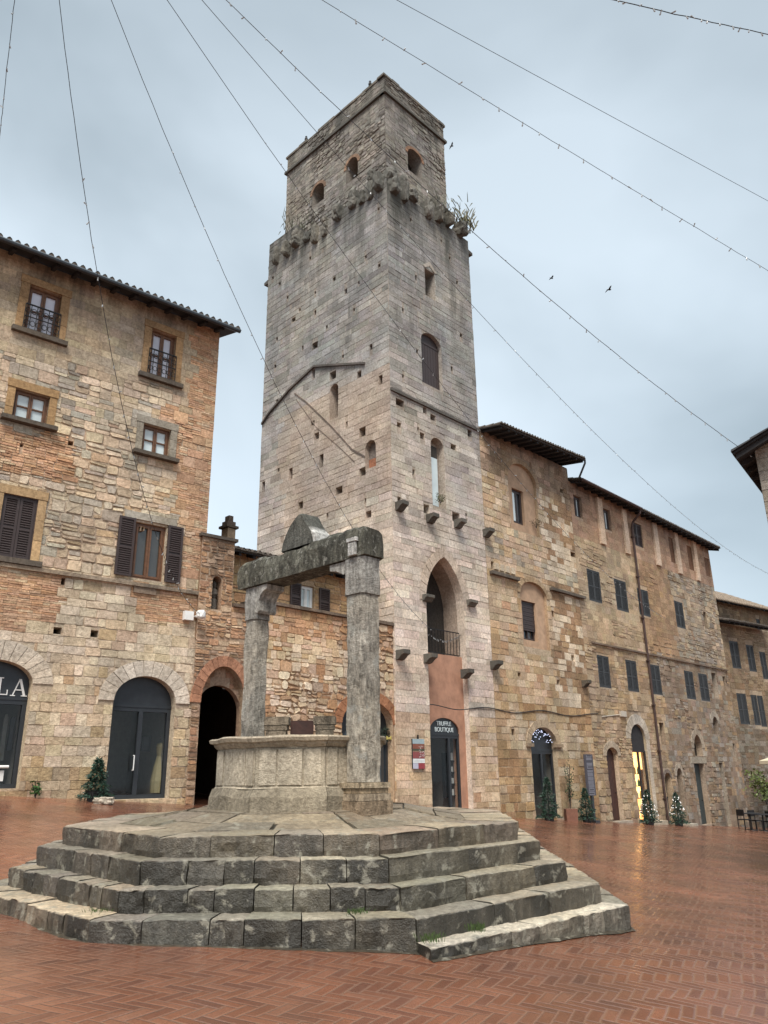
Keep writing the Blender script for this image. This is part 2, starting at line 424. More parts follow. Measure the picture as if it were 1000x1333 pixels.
def inside(p, poly):
    r = False
    for i in range(len(poly)):
        (a, b), (c, d) = poly[i], poly[i - 1]
        if (b > p[1]) != (d > p[1]) and p[0] < (c - a) * (p[1] - b) / (d - b) + a:
            r = not r
    return r
def cut_face(loops):
    """triangles of the first loop with the other loops cut out"""
    vs, es = [], []
    for lp in loops:
        k = len(vs)
        vs += [Vector(q) for q in lp]
        es += [(k + i, k + (i + 1) % len(lp)) for i in range(len(lp))]
    ov, _, of, _, _, _ = delaunay_2d_cdt(vs, es, [], 0, 1e-5)
    out = []
    for f in of:
        t = [tuple(ov[i]) for i in f]
        c = (sum(q[0] for q in t) / 3, sum(q[1] for q in t) / 3)
        if inside(c, loops[0]) and not any(inside(c, lp) for lp in loops[1:]):
            out.append(t)
    return out
def masonry(mb, P, u0, u1, zb, zt, style, openings=(), rows=(.2, .3), widths=(.25, .55), joint=.012, thick=.5,
            ends=True, ragged=None, rough_shape=.02, mortar=(.40, .33, .255), proud=(.004, .02), seed=1, top_of=None):
    rnd = random.Random(seed)
    tf = (lambda u: zt) if top_of is None else top_of
    # wall face with holes
    if top_of is None:
        outer = [(u0, zb), (u1, zb), (u1, zt), (u0, zt)]
    else:
        k = 14
        outer = [(u0, zb), (u1, zb)] + [(u1 + (u0 - u1) * i / k, tf(u1 + (u0 - u1) * i / k)) for i in range(k + 1)]
    loops = [outer] + [o.poly for o in openings]
    for a, b, c in cut_face(loops):
        ids = []
        for q in (a, b, c):
            mcol, st, _ = style(q[0], q[1], rnd)
            ids.append(mb.vert(P.pt(q[0], q[1], 0), lerp(mortar, mcol, .5), st))
        mb.f.append(ids)
    for o in openings:
        pl = o.poly
        mc, st, _ = style(pl[0][0], (o.z0 + o.z1) / 2, rnd)
        for i in range(len(pl)):
            (a, b), (c, d) = pl[i], pl[(i + 1) % len(pl)]
            mb.poly([P.pt(a, b, .0), P.pt(c, d, .0), P.pt(c, d, -o.depth), P.pt(a, b, -o.depth)], lerp(mc, mortar, .3), 0)
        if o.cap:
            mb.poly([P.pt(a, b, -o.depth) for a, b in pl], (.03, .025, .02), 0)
        if o.ring and o.spring is not None:
            ins = arch_pts(o.u0, o.u1, o.spring, o.z1, o.kind, o.nring * 2)
            out = arch_pts(o.u0 - o.ring, o.u1 + o.ring, o.spring, o.z1 + o.ring, o.kind, o.nring * 2)
            for i in range(o.nring):
                c0, st, _ = style(o.u0, o.z1, rnd)
                cc = o.ringcol if o.ringcol else c0
                j = 1 + rnd.uniform(-.18, .14)
                cc = tuple(x * j for x in cc)
                g = .06
                a, b_, e = 2 * i, 2 * i + 1, 2 * i + 2
                def at(L, t):
                    k = min(int(t), len(L) - 2); fr = t - k
                    return (L[k][0] + (L[k + 1][0] - L[k][0]) * fr, L[k][1] + (L[k + 1][1] - L[k][1]) * fr)
                A = [at(ins, a + g), at(ins, b_), at(ins, e - g)]
                B = [at(out, e - g), at(out, b_), at(out, a + g)]
                pr = o.proud + rnd.uniform(0, .012)
                lp = A + B
                fr_ = [P.pt(q[0], q[1], pr) for q in lp]
                bk = [P.pt(q[0], q[1], -.05) for q in lp]
                mb.poly(fr_, cc, st * .5)
                for k in range(6):
                    mb.poly([fr_[k], fr_[(k + 1) % 6], bk[(k + 1) % 6], bk[k]], cc, st * .5)
    # body: side ends and back
    if ends:
        mc, st, _ = style(u0, zt - .5, rnd)
        for uu in (u0, u1):
            mb.poly([P.pt(uu, zb, 0), P.pt(uu, tf(uu), 0), P.pt(uu, tf(uu), -thick), P.pt(uu, zb, -thick)], mc, st)
        mb.poly([P.pt(u0, tf(u0), 0), P.pt(u1, tf(u1), 0), P.pt(u1, tf(u1), -thick), P.pt(u0, tf(u0), -thick)], mc, st)
    # stones in relief
    z = zb + rnd.uniform(0, .1)
    ztm = max(tf(u0), tf(u1), tf((u0 + u1) / 2)) if top_of else zt
    while z < ztm:
        mid_style = style((u0 + u1) / 2, z, rnd)
        h = rnd.uniform(*rows)
        zz = min(z + h, ztm)
        if zz - z < .06: break
        u = u0 - rnd.uniform(0, widths[0]) * 0
        segs = []
        wob = rnd.uniform(0, 9)
        while u < u1:
            w = rnd.uniform(*widths)
            if u + w > u1 - .1: w = u1 - u
            segs.append((u, u + w)); u += w
        cuts = []
        for o in openings:
            if o.z1 + o.ring < z or o.z0 > zz: continue
            sp = [q for q in (o.span(z + .01), o.span((z + zz) / 2), o.span(zz - .01)) if q]
            if sp: cuts.append((min(q[0] for q in sp), max(q[1] for q in sp)))
        for a, b in segs:
            parts = [(a, b)]
            for c0, c1 in cuts:
                nx = []
                for s0, s1 in parts:
                    if c1 <= s0 or c0 >= s1: nx.append((s0, s1)); continue
                    if c0 > s0: nx.append((s0, c0))
                    if c1 < s1: nx.append((c1, s1))
                parts = nx
            for s0, s1 in parts:
                if s1 - s0 < .05: continue
                um, zm = (s0 + s1) / 2, (z + zz) / 2
                ztop = min(zz, tf(um))
                if ztop - z < .06: continue
                sub = [(z, ztop)]
                cc, st, sz = style(um, zm, rnd)
                if .4 < sz < .8 and rnd.random() < .5:       # rubble courses split in two
                    k = z + (ztop - z) * rnd.uniform(.38, .62)
                    sub = [(z, k), (k, ztop)]
                if sz < .4:                                # brickwork: thin courses
                    sub = [(z + (ztop - z) * q / 4, z + (ztop - z) * (q + 1) / 4) for q in range(4)]
                rects = [(s0, s1, a_, b_) for a_, b_ in sub]
                if sz < .4:
                    rects = []
                    for qi, (a_, b_) in enumerate(sub):
                        nb = max(1, round((s1 - s0) / .25)); cuts_ = [s0] + [s0 + (s1 - s0) * (i_ + (.25 if qi % 2 else -.2)) / nb for i_ in range(1, nb)] + [s1]
                        rects += [(cuts_[i_], cuts_[i_ + 1], a_, b_) for i_ in range(len(cuts_) - 1)]
                S0_, S1_ = s0, s1
                for s0, s1, za, zc in rects:
                    um = (s0 + s1) / 2
                    cc, st, sz = style(um, (za + zc) / 2, rnd)
                    j = rough_shape * (1.7 if .4 < sz < .8 else 1 if sz > .4 else .3)
                    jt = joint * (1.3 if .4 < sz < .8 else 1 if sz > .4 else .5)
                    pr = rnd.uniform(*proud) * (1.6 if sz < .8 else 1)
                    um2, zm2 = (s0 + s1) / 2, (za + zc) / 2
                    sm = clamp((fbm(um2 * .42, zm2 * .5, seed * 1.3) + .22) * 2.6)
                    jt *= 1 - .85 * sm; j *= 1 - .6 * sm; pr += (.011 - pr) * .8 * sm
                    edge = .42 * (1 - .75 * sm)
                    if sz > 1.5: j, jt, pr = 0, 0, .012          # rendered over: no joints
                    fl = lambda: rnd.uniform(-j, j) * .5
                    W, H = s1 - s0, zc - za
                    bev = min(.35 * H, .35 * W, .005 + j * .6)
                    # eight-cornered face so stones look worn, not sawn
                    p = [(s0 + jt + bev, za + jt), (s1 - jt - bev, za + jt), (s1 - jt, za + jt + bev), (s1 - jt, zc - jt - bev),
                         (s1 - jt - bev, zc - jt), (s0 + jt + bev, zc - jt), (s0 + jt, zc - jt - bev), (s0 + jt, za + jt + bev)]
                    p = [(clamp(a_ + fl(), s0 + .002, s1 - .002), clamp(b_ + fl(), za + .002, zc - .002)) for a_, b_ in p]
                    tl = rnd.uniform(-.006, .006) if sz < 1.5 else 0
                    cu, cz = (s0 + s1) / 2, (za + zc) / 2
                    fi, bi = [], []
                    for k, (a_, b_) in enumerate(p):
                        sh = .965 + .03 * sm if sz < 1.5 else 1
                        fi.append(mb.vert(P.pt(cu + (a_ - cu) * sh, cz + (b_ - cz) * sh, pr + tl * (1 if k < 4 else -1)), cc, st))
                        bi.append(mb.vert(P.pt(a_, b_, -.004), lerp(cc, mortar, edge), st))
                    mb.f.append(fi)
                    for k in range(8):
                        mb.f.append([bi[k], bi[(k + 1) % 8], fi[(k + 1) % 8], fi[k]])
        z = zz

# stone palettes (base colours of the stone itself)
CREAM, PALE, PINK = (.57, .455, .315), (.64, .545, .42), (.51, .37, .27)
ORANGE, BROWN, GREY = (.43, .245, .135), (.25, .16, .095), (.36, .335, .29)
OCHRE, DGREY = (.46, .32, .18), (.20, .185, .16)
def pick(rnd, items):
    t = rnd.random() * sum(w for _, w in items)
    for c, w in items:
        t -= w
        if t <= 0: break
    tot = sum(w for _, w in items)
    c = lerp(c, tuple(sum(q[i] * w for q, w in items) / tot for i in range(3)), .38)
    k = 1 + rnd.gauss(0, .11)
    k = clamp(k, .7, 1.25)
    return tuple(x * k * (1 + rnd.uniform(-.03, .03)) for x in c)
def style_left(u, z, rnd):
    a = fbm(u * .55, z * .45, 3.1)
    b = fbm(u * .4 + 9, z * .5, 7.7)
    v = u + .35 * fbm(u * .9, z * .9, 5.5)          # ragged borders between the building phases
    w = z + .3 * fbm(u * .9 + 30, z * .9, 2.5)
    BR = [((.49, .30, .185), 5), ((.53, .36, .24), 3), (ORANGE, 1.5), (CREAM, .6)]
    CR = [(CREAM, 4), (PALE, 4.5), (PINK, .7), (OCHRE, .8)]
    sz, st = 1.0, .1
    if z < 2.2 + .5 * a:
        it = [(OCHRE, 3), (CREAM, 3), (BROWN, 1.3), (PINK, 1)]; st = .3
    elif w < 4.7: it = CR + [(ORANGE, .5)]
    elif w < 6.05 and v < -5.15: it, sz = BR, .3
    elif 5.15 < w < 6.05 and v > -3.6: it, sz = BR, .3
    elif w < 6.4: it = CR
    elif v > -2.5 - .25 * (z - 8) * (z < 11): it, sz = BR + [(CREAM, 1.3)], (.3 if rnd.random() < .75 else 1.0)
    elif v < -5.3 and 8.2 < w < 9.3: it, sz = BR, .3
    elif w < 11.3:
        sz = .6
        it = [(CREAM, 3), (GREY, 2.2), (PINK, 1.2), (PALE, 2.2), (OCHRE, .8)]
        if a < -.1: it = [(GREY, 4), (DGREY, .7), (CREAM, 2.5), (PALE, 1)]
    else:
        it = [((.43, .345, .24), 6), ((.40, .335, .255), 3)]
        sz, st = 2.0, .3 + .35 * clamp((z - 12) / 1.8)
        if v > -2.2 and rnd.random() < .45: it, sz = [(PALE, 2), (GREY, 2), (PINK, 2)], 1.0
    return pick(rnd, it), st + .22 * clamp(b), sz
def style_gate(u, z, rnd):
    it = [((.27, .16, .10), 4), (PINK, 2), (BROWN, 2), (ORANGE, 1.6)]
    if 4.6 < z < 5.9: it = [(ORANGE, 4), (PINK, 3), (CREAM, 1.5)]
    return pick(rnd, it), .35 + .25 * clamp((z - 6.4)), .6
def style_court(u, z, rnd):
    a = fbm(u * .9, z * .9, 1.0)
    if z > 5.3: it = [(ORANGE, 4), (PINK, 3), (BROWN, 1), (CREAM, 1)]
    elif z < 2.7: return pick(rnd, [(OCHRE, 4), (CREAM, 4), (ORANGE, 1)]), .1, 1.0
    else: it = [(CREAM, 4), (PALE, 2.5), (PINK, 2), (ORANGE, 1.2), (OCHRE, 1)]
    if a < -.25: it = [(ORANGE, 5), (OCHRE, 2)]
    return vary(pick(rnd, it), 1.1, 1.16), .06, .6
def style_tower(u, z, rnd):
    t = clamp((z - 7.5) / 9.5)
    m_ = lerp((.60, .515, .44), (.27, .264, .252), t)
    it = [(m_, 6), (tuple(x * 1.13 for x in m_), 3), (tuple(x * .8 for x in m_), 2)]
    if z < 3.6: it = [((.56, .43, .30), 6), ((.62, .51, .38), 3), (OCHRE, 1.2), (ORANGE, .4)]
    b = fbm(u * .8, z * .16, 4.0)
    st = .08 + .42 * clamp((z - 9) / 13) + .30 * clamp(b + .1) * clamp((z - 6) / 9) + .4 * clamp((z - 21.3) / 2.5)
    return pick(rnd, it), st, 1.0
def style_towerL(u, z, rnd):
    c, st, s = style_tower(u + 40, z, rnd)
    if 10.5 < z < 15.4 and u < 6: c = lerp(c, (.40, .31, .24), .5)
    return c, st * .9, s
def style_top(u, z, rnd):
    it = [((.235, .22, .195), 6), ((.29, .275, .245), 3), ((.17, .16, .14), 2)]
    return pick(rnd, it), .42 + .25 * clamp((z - 27.5) / 1.5) + .2 * clamp((25.2 - z) / 1.5), .6
def style_b1(u, z, rnd):
    a = fbm(u * .6, z * .6, 11.0)
    v = u + .4 * fbm(u * .9, z * .9, 15.0)
    st, sz = .12 + .15 * clamp(a), 1.0
    it = [(CREAM, 4), (OCHRE, 2.4), (PINK, 2), (PALE, 1.5), (ORANGE, .6)]
    if z < 4.2:
        it = [(OCHRE, 3), (CREAM, 4), (PALE, 1.5), ((.36, .225, .12), 1.6)]
        if a < -.15: it = [((.36, .225, .12), 4), (OCHRE, 3)]
    elif z > 13.0 + .6 * a:
        it = [((.32, .235, .165), 5), (BROWN, 1.4), (PINK, 1.2)]; st += .4 * clamp((z - 13.2) / 1.2); sz = 2.0 if rnd.random() < .6 else 1.0
    elif v > 9.2:
        it = [((.33, .205, .11), 5), ((.28, .17, .095), 2), (PALE, 1.8), (CREAM, 1)]
        if 9.1 < z < 9.8: it = [(CREAM, 3), (GREY, 2)]
        if rnd.random() < .28: return vary(PALE, .85, 1.1), .05, 1.0
        if z > 9.8: sz = 2.0 if rnd.random() < .6 else 1.0
    elif z > 9: it = [(OCHRE, 2), (CREAM, 3), (PINK, 3), (GREY, 1.8), (PALE, 1.4)]
    elif a < -.15: it = [((.45, .30, .18), 3), (OCHRE, 4), (CREAM, 2)]; sz = 2.0 if rnd.random() < .5 else 1.0
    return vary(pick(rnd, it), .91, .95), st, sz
def style_b2(u, z, rnd):
    a = fbm(u * .42, z * .5, 21.0)
    v = u + .5 * fbm(u * .8, z * .8, 8.0)
    sz, st = .6, .14
    it = [(OCHRE, 3), (CREAM, 3.4), (PINK, 1.4), ((.33, .24, .16), 3)]
    if z > 11.55:
        it = [((.40, .265, .18), 5), ((.43, .30, .215), 3)]; sz = 2.0; st = .2 + .3 * clamp((z - 12.8))
    elif z > 6.9:
        if v < 17: it = [((.47, .36, .235), 5), (CREAM, 3), (PINK, 1)]; sz = 2.0 if a > .05 else .6
        elif v < 20.5: it = [((.40, .27, .17), 5), (OCHRE, 2), ((.36, .24, .15), 2)]; sz = 2.0 if a > -.25 else .6
        else: it = [((.36, .285, .21), 4), (CREAM, 2), (GREY, 3), (BROWN, .8)]
    elif v > 18: it = [((.31, .235, .175), 4), (BROWN, 1.4), (GREY, 2), (OCHRE, .8)]; sz = 2.0 if a > .08 else .6; st = .22
    else: sz = .6 if a < .2 else 1.0
    st += .2 * clamp(a) + .25 * clamp((1.8 - z) / 2)
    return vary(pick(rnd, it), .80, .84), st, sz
def style_far(u, z, rnd):
    it = [((.33, .25, .165), 5), ((.30, .22, .15), 3), (BROWN, 1)]
    if z < 4.4: it = [((.22, .18, .135), 4), (GREY, 1.5), (BROWN, 1.5)]
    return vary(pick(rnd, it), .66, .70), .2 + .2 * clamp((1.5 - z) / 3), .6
def style_near(u, z, rnd):
    return pick(rnd, [(GREY, 4), (DGREY, 3), ((.26, .225, .18), 3)]), .35, 1.0

# ------------------------------------------------------------------ facade planes
A_ANG, L_ANG = R(44.35), R(49.9)
T0 = at_y(517, 1042, 24.0)
PA = Plane(T0, A_ANG)                                     # tower front and the houses to its right
PB = Plane(T0, A_ANG - math.pi / 2, -1)                   # left face of the tower
PL = Plane((-3.36, 20.29), L_ANG)                         # house on the left
# ------------------------------------------------------------------ ground
def ground_mat():
    mt, t, n, l, b = nt('wet_herringbone_brick')
    tcn = n.new('ShaderNodeTexCoord')
    mpn = n.new('ShaderNodeMapping')
    mpn.inputs['Rotation'].default_value = (0, 0, R(24))
    mpn.inputs['Scale'].default_value = (1 / .092,) * 3
    wob = node(n, 'ShaderNodeTexNoise', Scale=.7, Detail=2.0)
    l.new(tcn.outputs['Object'], wob.inputs['Vector'])
    wv = n.new('ShaderNodeVectorMath'); wv.operation = 'MULTIPLY_ADD'
    wv.inputs[1].default_value = (.16, .16, 0)
    l.new(wob.outputs['Color'], wv.inputs[0]); l.new(tcn.outputs['Object'], wv.inputs[2])
    l.new(wv.outputs[0], mpn.inputs['Vector'])
    s = n.new('ShaderNodeSeparateXYZ'); l.new(mpn.outputs[0], s.inputs[0])
    M = lambda op, a, b_=None, c=None: math_(n, l, op, a, b_, c)
    X, Y = s.outputs[0], s.outputs[1]
    NB = 3
    i, j = M('FLOOR', X), M('FLOOR', Y)
    fx, fy = M('FRACT', X), M('FRACT', Y)
    k = M('FLOORED_MODULO', M('SUBTRACT', i, j), 2.0 * NB)
    hor = M('LESS_THAN', k, NB - .5)
    lx, ly = M('ADD', k, fx), fy
    kk = M('SUBTRACT', 2.0 * NB - 1, k)
    vx, vy = fx, M('ADD', kk, fy)
    long_ = M('ADD', M('MULTIPLY', hor, lx), M('MULTIPLY', M('SUBTRACT', 1.0, hor), vy))
    shrt = M('ADD', M('MULTIPLY', hor, ly), M('MULTIPLY', M('SUBTRACT', 1.0, hor), vx))
    idx = M('SUBTRACT', i, M('MULTIPLY', hor, k))
    idy = M('SUBTRACT', j, M('MULTIPLY', M('SUBTRACT', 1.0, hor), kk))
    cid = n.new('ShaderNodeCombineXYZ'); l.new(idx, cid.inputs[0]); l.new(idy, cid.inputs[1])
    wn_ = n.new('ShaderNodeTexWhiteNoise'); wn_.noise_dimensions = '2D'; l.new(cid.outputs[0], wn_.inputs['Vector'])
    rag = node(n, 'ShaderNodeTexNoise', Scale=28.0, Detail=3.0)
    l.new(tcn.outputs['Object'], rag.inputs['Vector'])
    e = M('MINIMUM', M('MINIMUM', long_, M('SUBTRACT', float(NB), long_)), M('MINIMUM', shrt, M('SUBTRACT', 1.0, shrt)))
    e = M('ADD', e, M('MULTIPLY_ADD', rag.outputs['Fac'], .16, -.08))
    brick = ramp(n, l, e, .0, .17)
    big = node(n, 'ShaderNodeTexNoise', Scale=.55, Detail=5.0, Roughness=.6)
    fine = node(n, 'ShaderNodeTexNoise', Scale=60.0, Detail=4.0, Roughness=.7)
    for q in (big, fine): l.new(tcn.outputs['Object'], q.inputs['Vector'])
    bc = n.new('ShaderNodeValToRGB')
    cr = bc.color_ramp
    cr.elements[0].color = (.12, .046, .028, 1); cr.elements[1].color = (.195, .078, .044, 1)
    x = cr.elements.new(.5); x.color = (.17, .064, .034, 1)
    x = cr.elements.new(.14); x.color = (.125, .05, .031, 1)
    x = cr.elements.new(.9); x.color = (.20, .085, .05, 1)
    l.new(M('ADD', M('MULTIPLY', wn_.outputs['Value'], .75), M('MULTIPLY', big.outputs['Fac'], .25)), bc.inputs[0])
    c = mix(n, l, 1.0, bc.outputs[0], ramp(n, l, fine.outputs['Fac'], .3, .7, (.8, .8, .8, 1), (1.15, 1.15, 1.15, 1)), 'MULTIPLY')
    c = mix(n, l, 1.0, c, ramp(n, l, big.outputs['Fac'], .36, .64, (.66, .68, .7, 1), (1.22, 1.18, 1.15, 1)), 'MULTIPLY')
    old = node(n, 'ShaderNodeTexNoise', Scale=.23, Detail=6.0, Roughness=.65, Distortion=.6)
    l.new(tcn.outputs['Object'], old.inputs['Vector'])
    c = mix(n, l, 1.0, c, ramp(n, l, old.outputs['Fac'], .38, .6, (.74, .74, .75, 1), (1.14, 1.11, 1.08, 1)), 'MULTIPLY')
    mcol = mix(n, l, big.outputs['Fac'], (.11, .05, .033, 1), (.26, .15, .10, 1))
    c = mix(n, l, brick, mcol, c)
    l.new(c, b.inputs['Base Color'])
    wet = node(n, 'ShaderNodeTexNoise', Scale=.8, Detail=6.0, Roughness=.62)
    l.new(tcn.outputs['Object'], wet.inputs['Vector'])
    rg = ramp(n, l, wet.outputs['Fac'], .38, .62, (.1, .1, .1, 1), (.3, .3, .3, 1))
    l.new(rg, b.inputs['Roughness'])
    b.inputs['Specular IOR Level'].default_value = .5
    h = M('ADD', M('MULTIPLY', brick, 1.0), M('MULTIPLY', fine.outputs['Fac'], .25))
    h = M('ADD', h, M('MULTIPLY', wn_.outputs['Value'], .5))
    bp = node(n, 'ShaderNodeBump', Strength=.26, Distance=.01)
    l.new(h, bp.inputs['Height']); l.new(bp.outputs['Normal'], b.inputs['Normal'])
    return mt
g = MB()
xs = [-400, -120, -60] + list(range(-22, 27)) + [60, 140, 400]
ys = [-400, -100, -50] + list(range(-25, 47)) + [80, 160, 500]
gi = {}
for a, x in enumerate(xs):
    for b, y in enumerate(ys):
        gi[a, b] = g.vert((x, y, ground_z(x, y)))
for a in range(len(xs) - 1):
    for b in range(len(ys) - 1):
        g.f.append([gi[a, b], gi[a + 1, b], gi[a + 1, b + 1], gi[a, b + 1]])
tag(g.build('pavement', ground_mat()), 'wet red brick paving of the sloping square', 'paving', kind='structure')

# ------------------------------------------------------------------ reusable building parts
def frame_box(mb, P, u0, u1, z0, z1, w, d0, d1, c=(.5, .5, .5), bottom=True):
    mb.box(P, u0, u0 + w, z0, z1, d0, d1, c)
    mb.box(P, u1 - w, u1, z0, z1, d0, d1, c)
    mb.box(P, u0 + w, u1 - w, z1 - w, z1, d0, d1, c)
    if bottom: mb.box(P, u0 + w, u1 - w, z0, z0 + w, d0, d1, c)
def pane(parent, P, u0, u1, z0, z1, d, mat, name='pane'):
    mb = MB(); mb.box(P, u0, u1, z0, z1, d - .02, d)
    return mb.build(name, mat, parent)
def casement(parent, P, b, d=-.17, mat=None, glass=None, bars=1, leaves=2, label=None, w=.055):
    u0, u1, z0, z1 = b
    mb = MB()
    frame_box(mb, P, u0, u1, z0, z1, w, d - .05, d + .03)
    lw = (u1 - u0 - 2 * w) / leaves
    for k in range(leaves):
        a = u0 + w + k * lw
        frame_box(mb, P, a + .004, a + lw - .004, z0 + w, z1 - w, w * .8, d - .04, d + .045)
        for q in range(bars):
            z = z0 + (z1 - z0) * (q + 1) / (bars + 1)
            mb.box(P, a + w * .8, a + lw - w * .8, z - .014, z + .014, d - .03, d + .03)
    o = mb.build('window', mat or M_FRAME, parent)
    if label: o['label'] = label
    pane(o, P, u0 + w, u1 - w, z0 + w, z1 - w, d - .01, glass or M_PANE)
    return o
def leaf(parent, P, u0, u1, z0, z1, d, mat, slats=True, name='shutter'):
    mb = MB()
    frame_box(mb, P, u0, u1, z0, z1, .055, d, d + .04)
    zm = z0 + (z1 - z0) * .48
    mb.box(P, u0 + .055, u1 - .055, zm - .03, zm + .03, d + .002, d + .038)
    mb.box(P, u0 + .055, u1 - .055, z0 + .055, z1 - .055, d + .004, d + .010)
    z = z0 + .07
    while z < z1 - .08:
        if abs(z - zm) > .06:
            a, b = u0 + .055, u1 - .055
            mb.hexa([P.pt(a, z, d + .034), P.pt(b, z, d + .034), P.pt(b, z + .012, d + .034), P.pt(a, z + .012, d + .034),
                     P.pt(a, z + .03, d + .010), P.pt(b, z + .03, d + .010), P.pt(b, z + .042, d + .010), P.pt(a, z + .042, d + .010)])
        z += .055
    return mb.build(name, mat, parent)
def shuttered(parent, P, b, mat, d=-.06, label=None, leaves=2):
    u0, u1, z0, z1 = b
    mb = MB()
    frame_box(mb, P, u0, u1, z0, z1, .03, d - .05, d + .05)
    mb.box(P, u0 + .03, u1 - .03, z0 + .03, z1 - .03, d - .05, d - .03)
    o = mb.build('window', mat, parent)
    if label: o['label'] = label
    w = (u1 - u0 - .06) / leaves
    for k in range(leaves):
        a = u0 + .03 + k * w
        leaf(o, P, a + .004, a + w - .004, z0 + .035, z1 - .035, d, mat)
    return o
def surround(parent, P, b, w, top, sill, mat, c, d=.035, sill_out=.09, name='surround', sillc=(.1, .085, .07)):
    u0, u1, z0, z1 = b
    mb = MB()
    nz_ = 3
    for k in range(nz_):
        za, zb = z0 + (z1 - z0) * k / nz_, z0 + (z1 - z0) * (k + 1) / nz_
        for (a, e) in ((u0 - w, u0), (u1, u1 + w)):
            j = random.uniform(.85, 1.12)
            mb.box(P, a, e, za + .003, zb - .003, -.12, d + random.uniform(-.006, .006), tuple(x * j for x in c), .1)
    mb.box(P, u0 - w - .02, u1 + w + .02, z1 + .001, z1 + top, -.12, d + .012, tuple(x * .92 for x in c), .25)
    o = mb.build(name, mat, parent)
    if sill:
        mb = MB()
        mb.box(P, u0 - w - .06, u1 + w + .06, z0 - sill, z0 - .001, -.15, d + sill_out, sillc, .4)
        mb.build('sill', mat, o)
    return o
def railing(parent, P, u0, u1, z0, z1, d, n=9, fancy=False, mat=None):
    mb = MB()
    for z in (z0, z1): mb.box(P, u0, u1, z - .015, z + .015, d - .015, d + .015)
    if fancy: mb.box(P, u0, u1, (z0 + z1) / 2 - .01, (z0 + z1) / 2 + .01, d - .012, d + .012)
    for k in range(n + 1):
        u = u0 + (u1 - u0) * k / n
        mb.tube([P.pt(u, z0, d), P.pt(u, z1, d)], .011, 5)
        if fancy and k < n:
            um = u + (u1 - u0) / n / 2
            for za, zb in ((z0, (z0 + z1) / 2), ((z0 + z1) / 2, z1)):
                zc, rr = (za + zb) / 2, min((u1 - u0) / n, zb - za) * .42
                mb.tube([P.pt(um + rr * math.cos(q * math.pi / 5), zc + rr * 1.25 * math.sin(q * math.pi / 5), d) for q in range(11)], .009, 4)
    return mb.build('railing', mat or M_IRON, parent)
def roof(parent, P, u0, u1, za, zb, over, slope, depth, gutter=False, verge=.0, raf=.5, seed=3, mat=None):
    """tiled roof: eave at distance `over`, za / zb its height at u0 / u1"""
    rnd = random.Random(seed)
    tn = math.tan(R(slope))
    ez = lambda u: za + (zb - za) * (u - u0) / (u1 - u0)
    pt = lambda u, d, h: P.pt(u, ez(u) + (over - d) * tn + h, d)
    mb = MB()
    prof = [(0, .0), (.025, .05), (.07, .085), (.115, .05), (.14, .0)]
    u = u0
    while u < u1 - .1:
        d = over + .06
        lift = .05 + rnd.uniform(-.008, .008)
        while d > -depth:
            e = d - .40
            c = rnd.uniform(.7, 1.3)
            jx = rnd.uniform(-.012, .012)
            A = [pt(u + a + jx, d, lift + h + .028) for a, h in prof]
            B = [pt(u + a + jx, e, lift + h) for a, h in prof]
            for k in range(4): mb.poly([A[k], A[k + 1], B[k + 1], B[k]])
            mb.poly([pt(u + a + jx, d, lift + h * .7 + .02) for a, h in prof])
            mb.poly([A[4], pt(u + .19, d, lift - .01), pt(u + .19, e, lift - .01), B[4]])
            d = e
        u += .19
    mb.hexa([pt(u0, over, .02), pt(u1, over, .02), pt(u1, over, .055), pt(u0, over, .055),
             pt(u0, -depth, .02), pt(u1, -depth, .02), pt(u1, -depth, .055), pt(u0, -depth, .055)])
    ro = mb.build('roof', mat or M_TILE, parent)
    mb = MB()
    mb.hexa([pt(u0 + .01, over - .01, -.012), pt(u1 - .01, over - .01, -.012), pt(u1 - .01, over - .01, .018), pt(u0 + .01, over - .01, .018),
             pt(u0 + .01, -.3, -.012), pt(u1 - .01, -.3, -.012), pt(u1 - .01, -.3, .018), pt(u0 + .01, -.3, .018)])
    k = u0 + .12
    while k < u1 - .05:
        p = [pt(k, over - .06, -.11), pt(k + .09, over - .06, -.11), pt(k + .09, over - .06, -.014), pt(k, over - .06, -.014),
             pt(k, -.3, -.11), pt(k + .09, -.3, -.11), pt(k + .09, -.3, -.014), pt(k, -.3, -.014)]
        mb.hexa(p); k += raf
    mb.build('rafters', M_EAVE, ro)
    if gutter:
        mb = MB()
        mb.tube([pt(u0 - .02, over + .07, .0), pt((u0 + u1) / 2, over + .07, .0), pt(u1 + .02, over + .07, .0)], .06, 8)
        mb.build('gutter', M_METAL, ro)
    return ro
def corbel_mesh(mb, P, u, z, w=.3, h=.28, out=.34, c=(.22, .2, .18)):
    """stone bracket: square block above a rounded foot"""
    prof = [(0, -h), (out * .35, -h * .92), (out * .7, -h * .55), (out, -h * .42), (out * 1.02, 0), (0, 0)]
    a = [mb.vert(P.pt(u - w / 2 + random.uniform(-.01, .01), z + q, d), c, .6) for d, q in prof]
    b = [mb.vert(P.pt(u + w / 2 + random.uniform(-.01, .01), z + q, d), c, .6) for d, q in prof]
    k = len(prof)
    for i in range(k): mb.f.append([a[i], a[(i + 1) % k], b[(i + 1) % k], b[i]])
    mb.f.append(a[::-1]); mb.f.append(b)
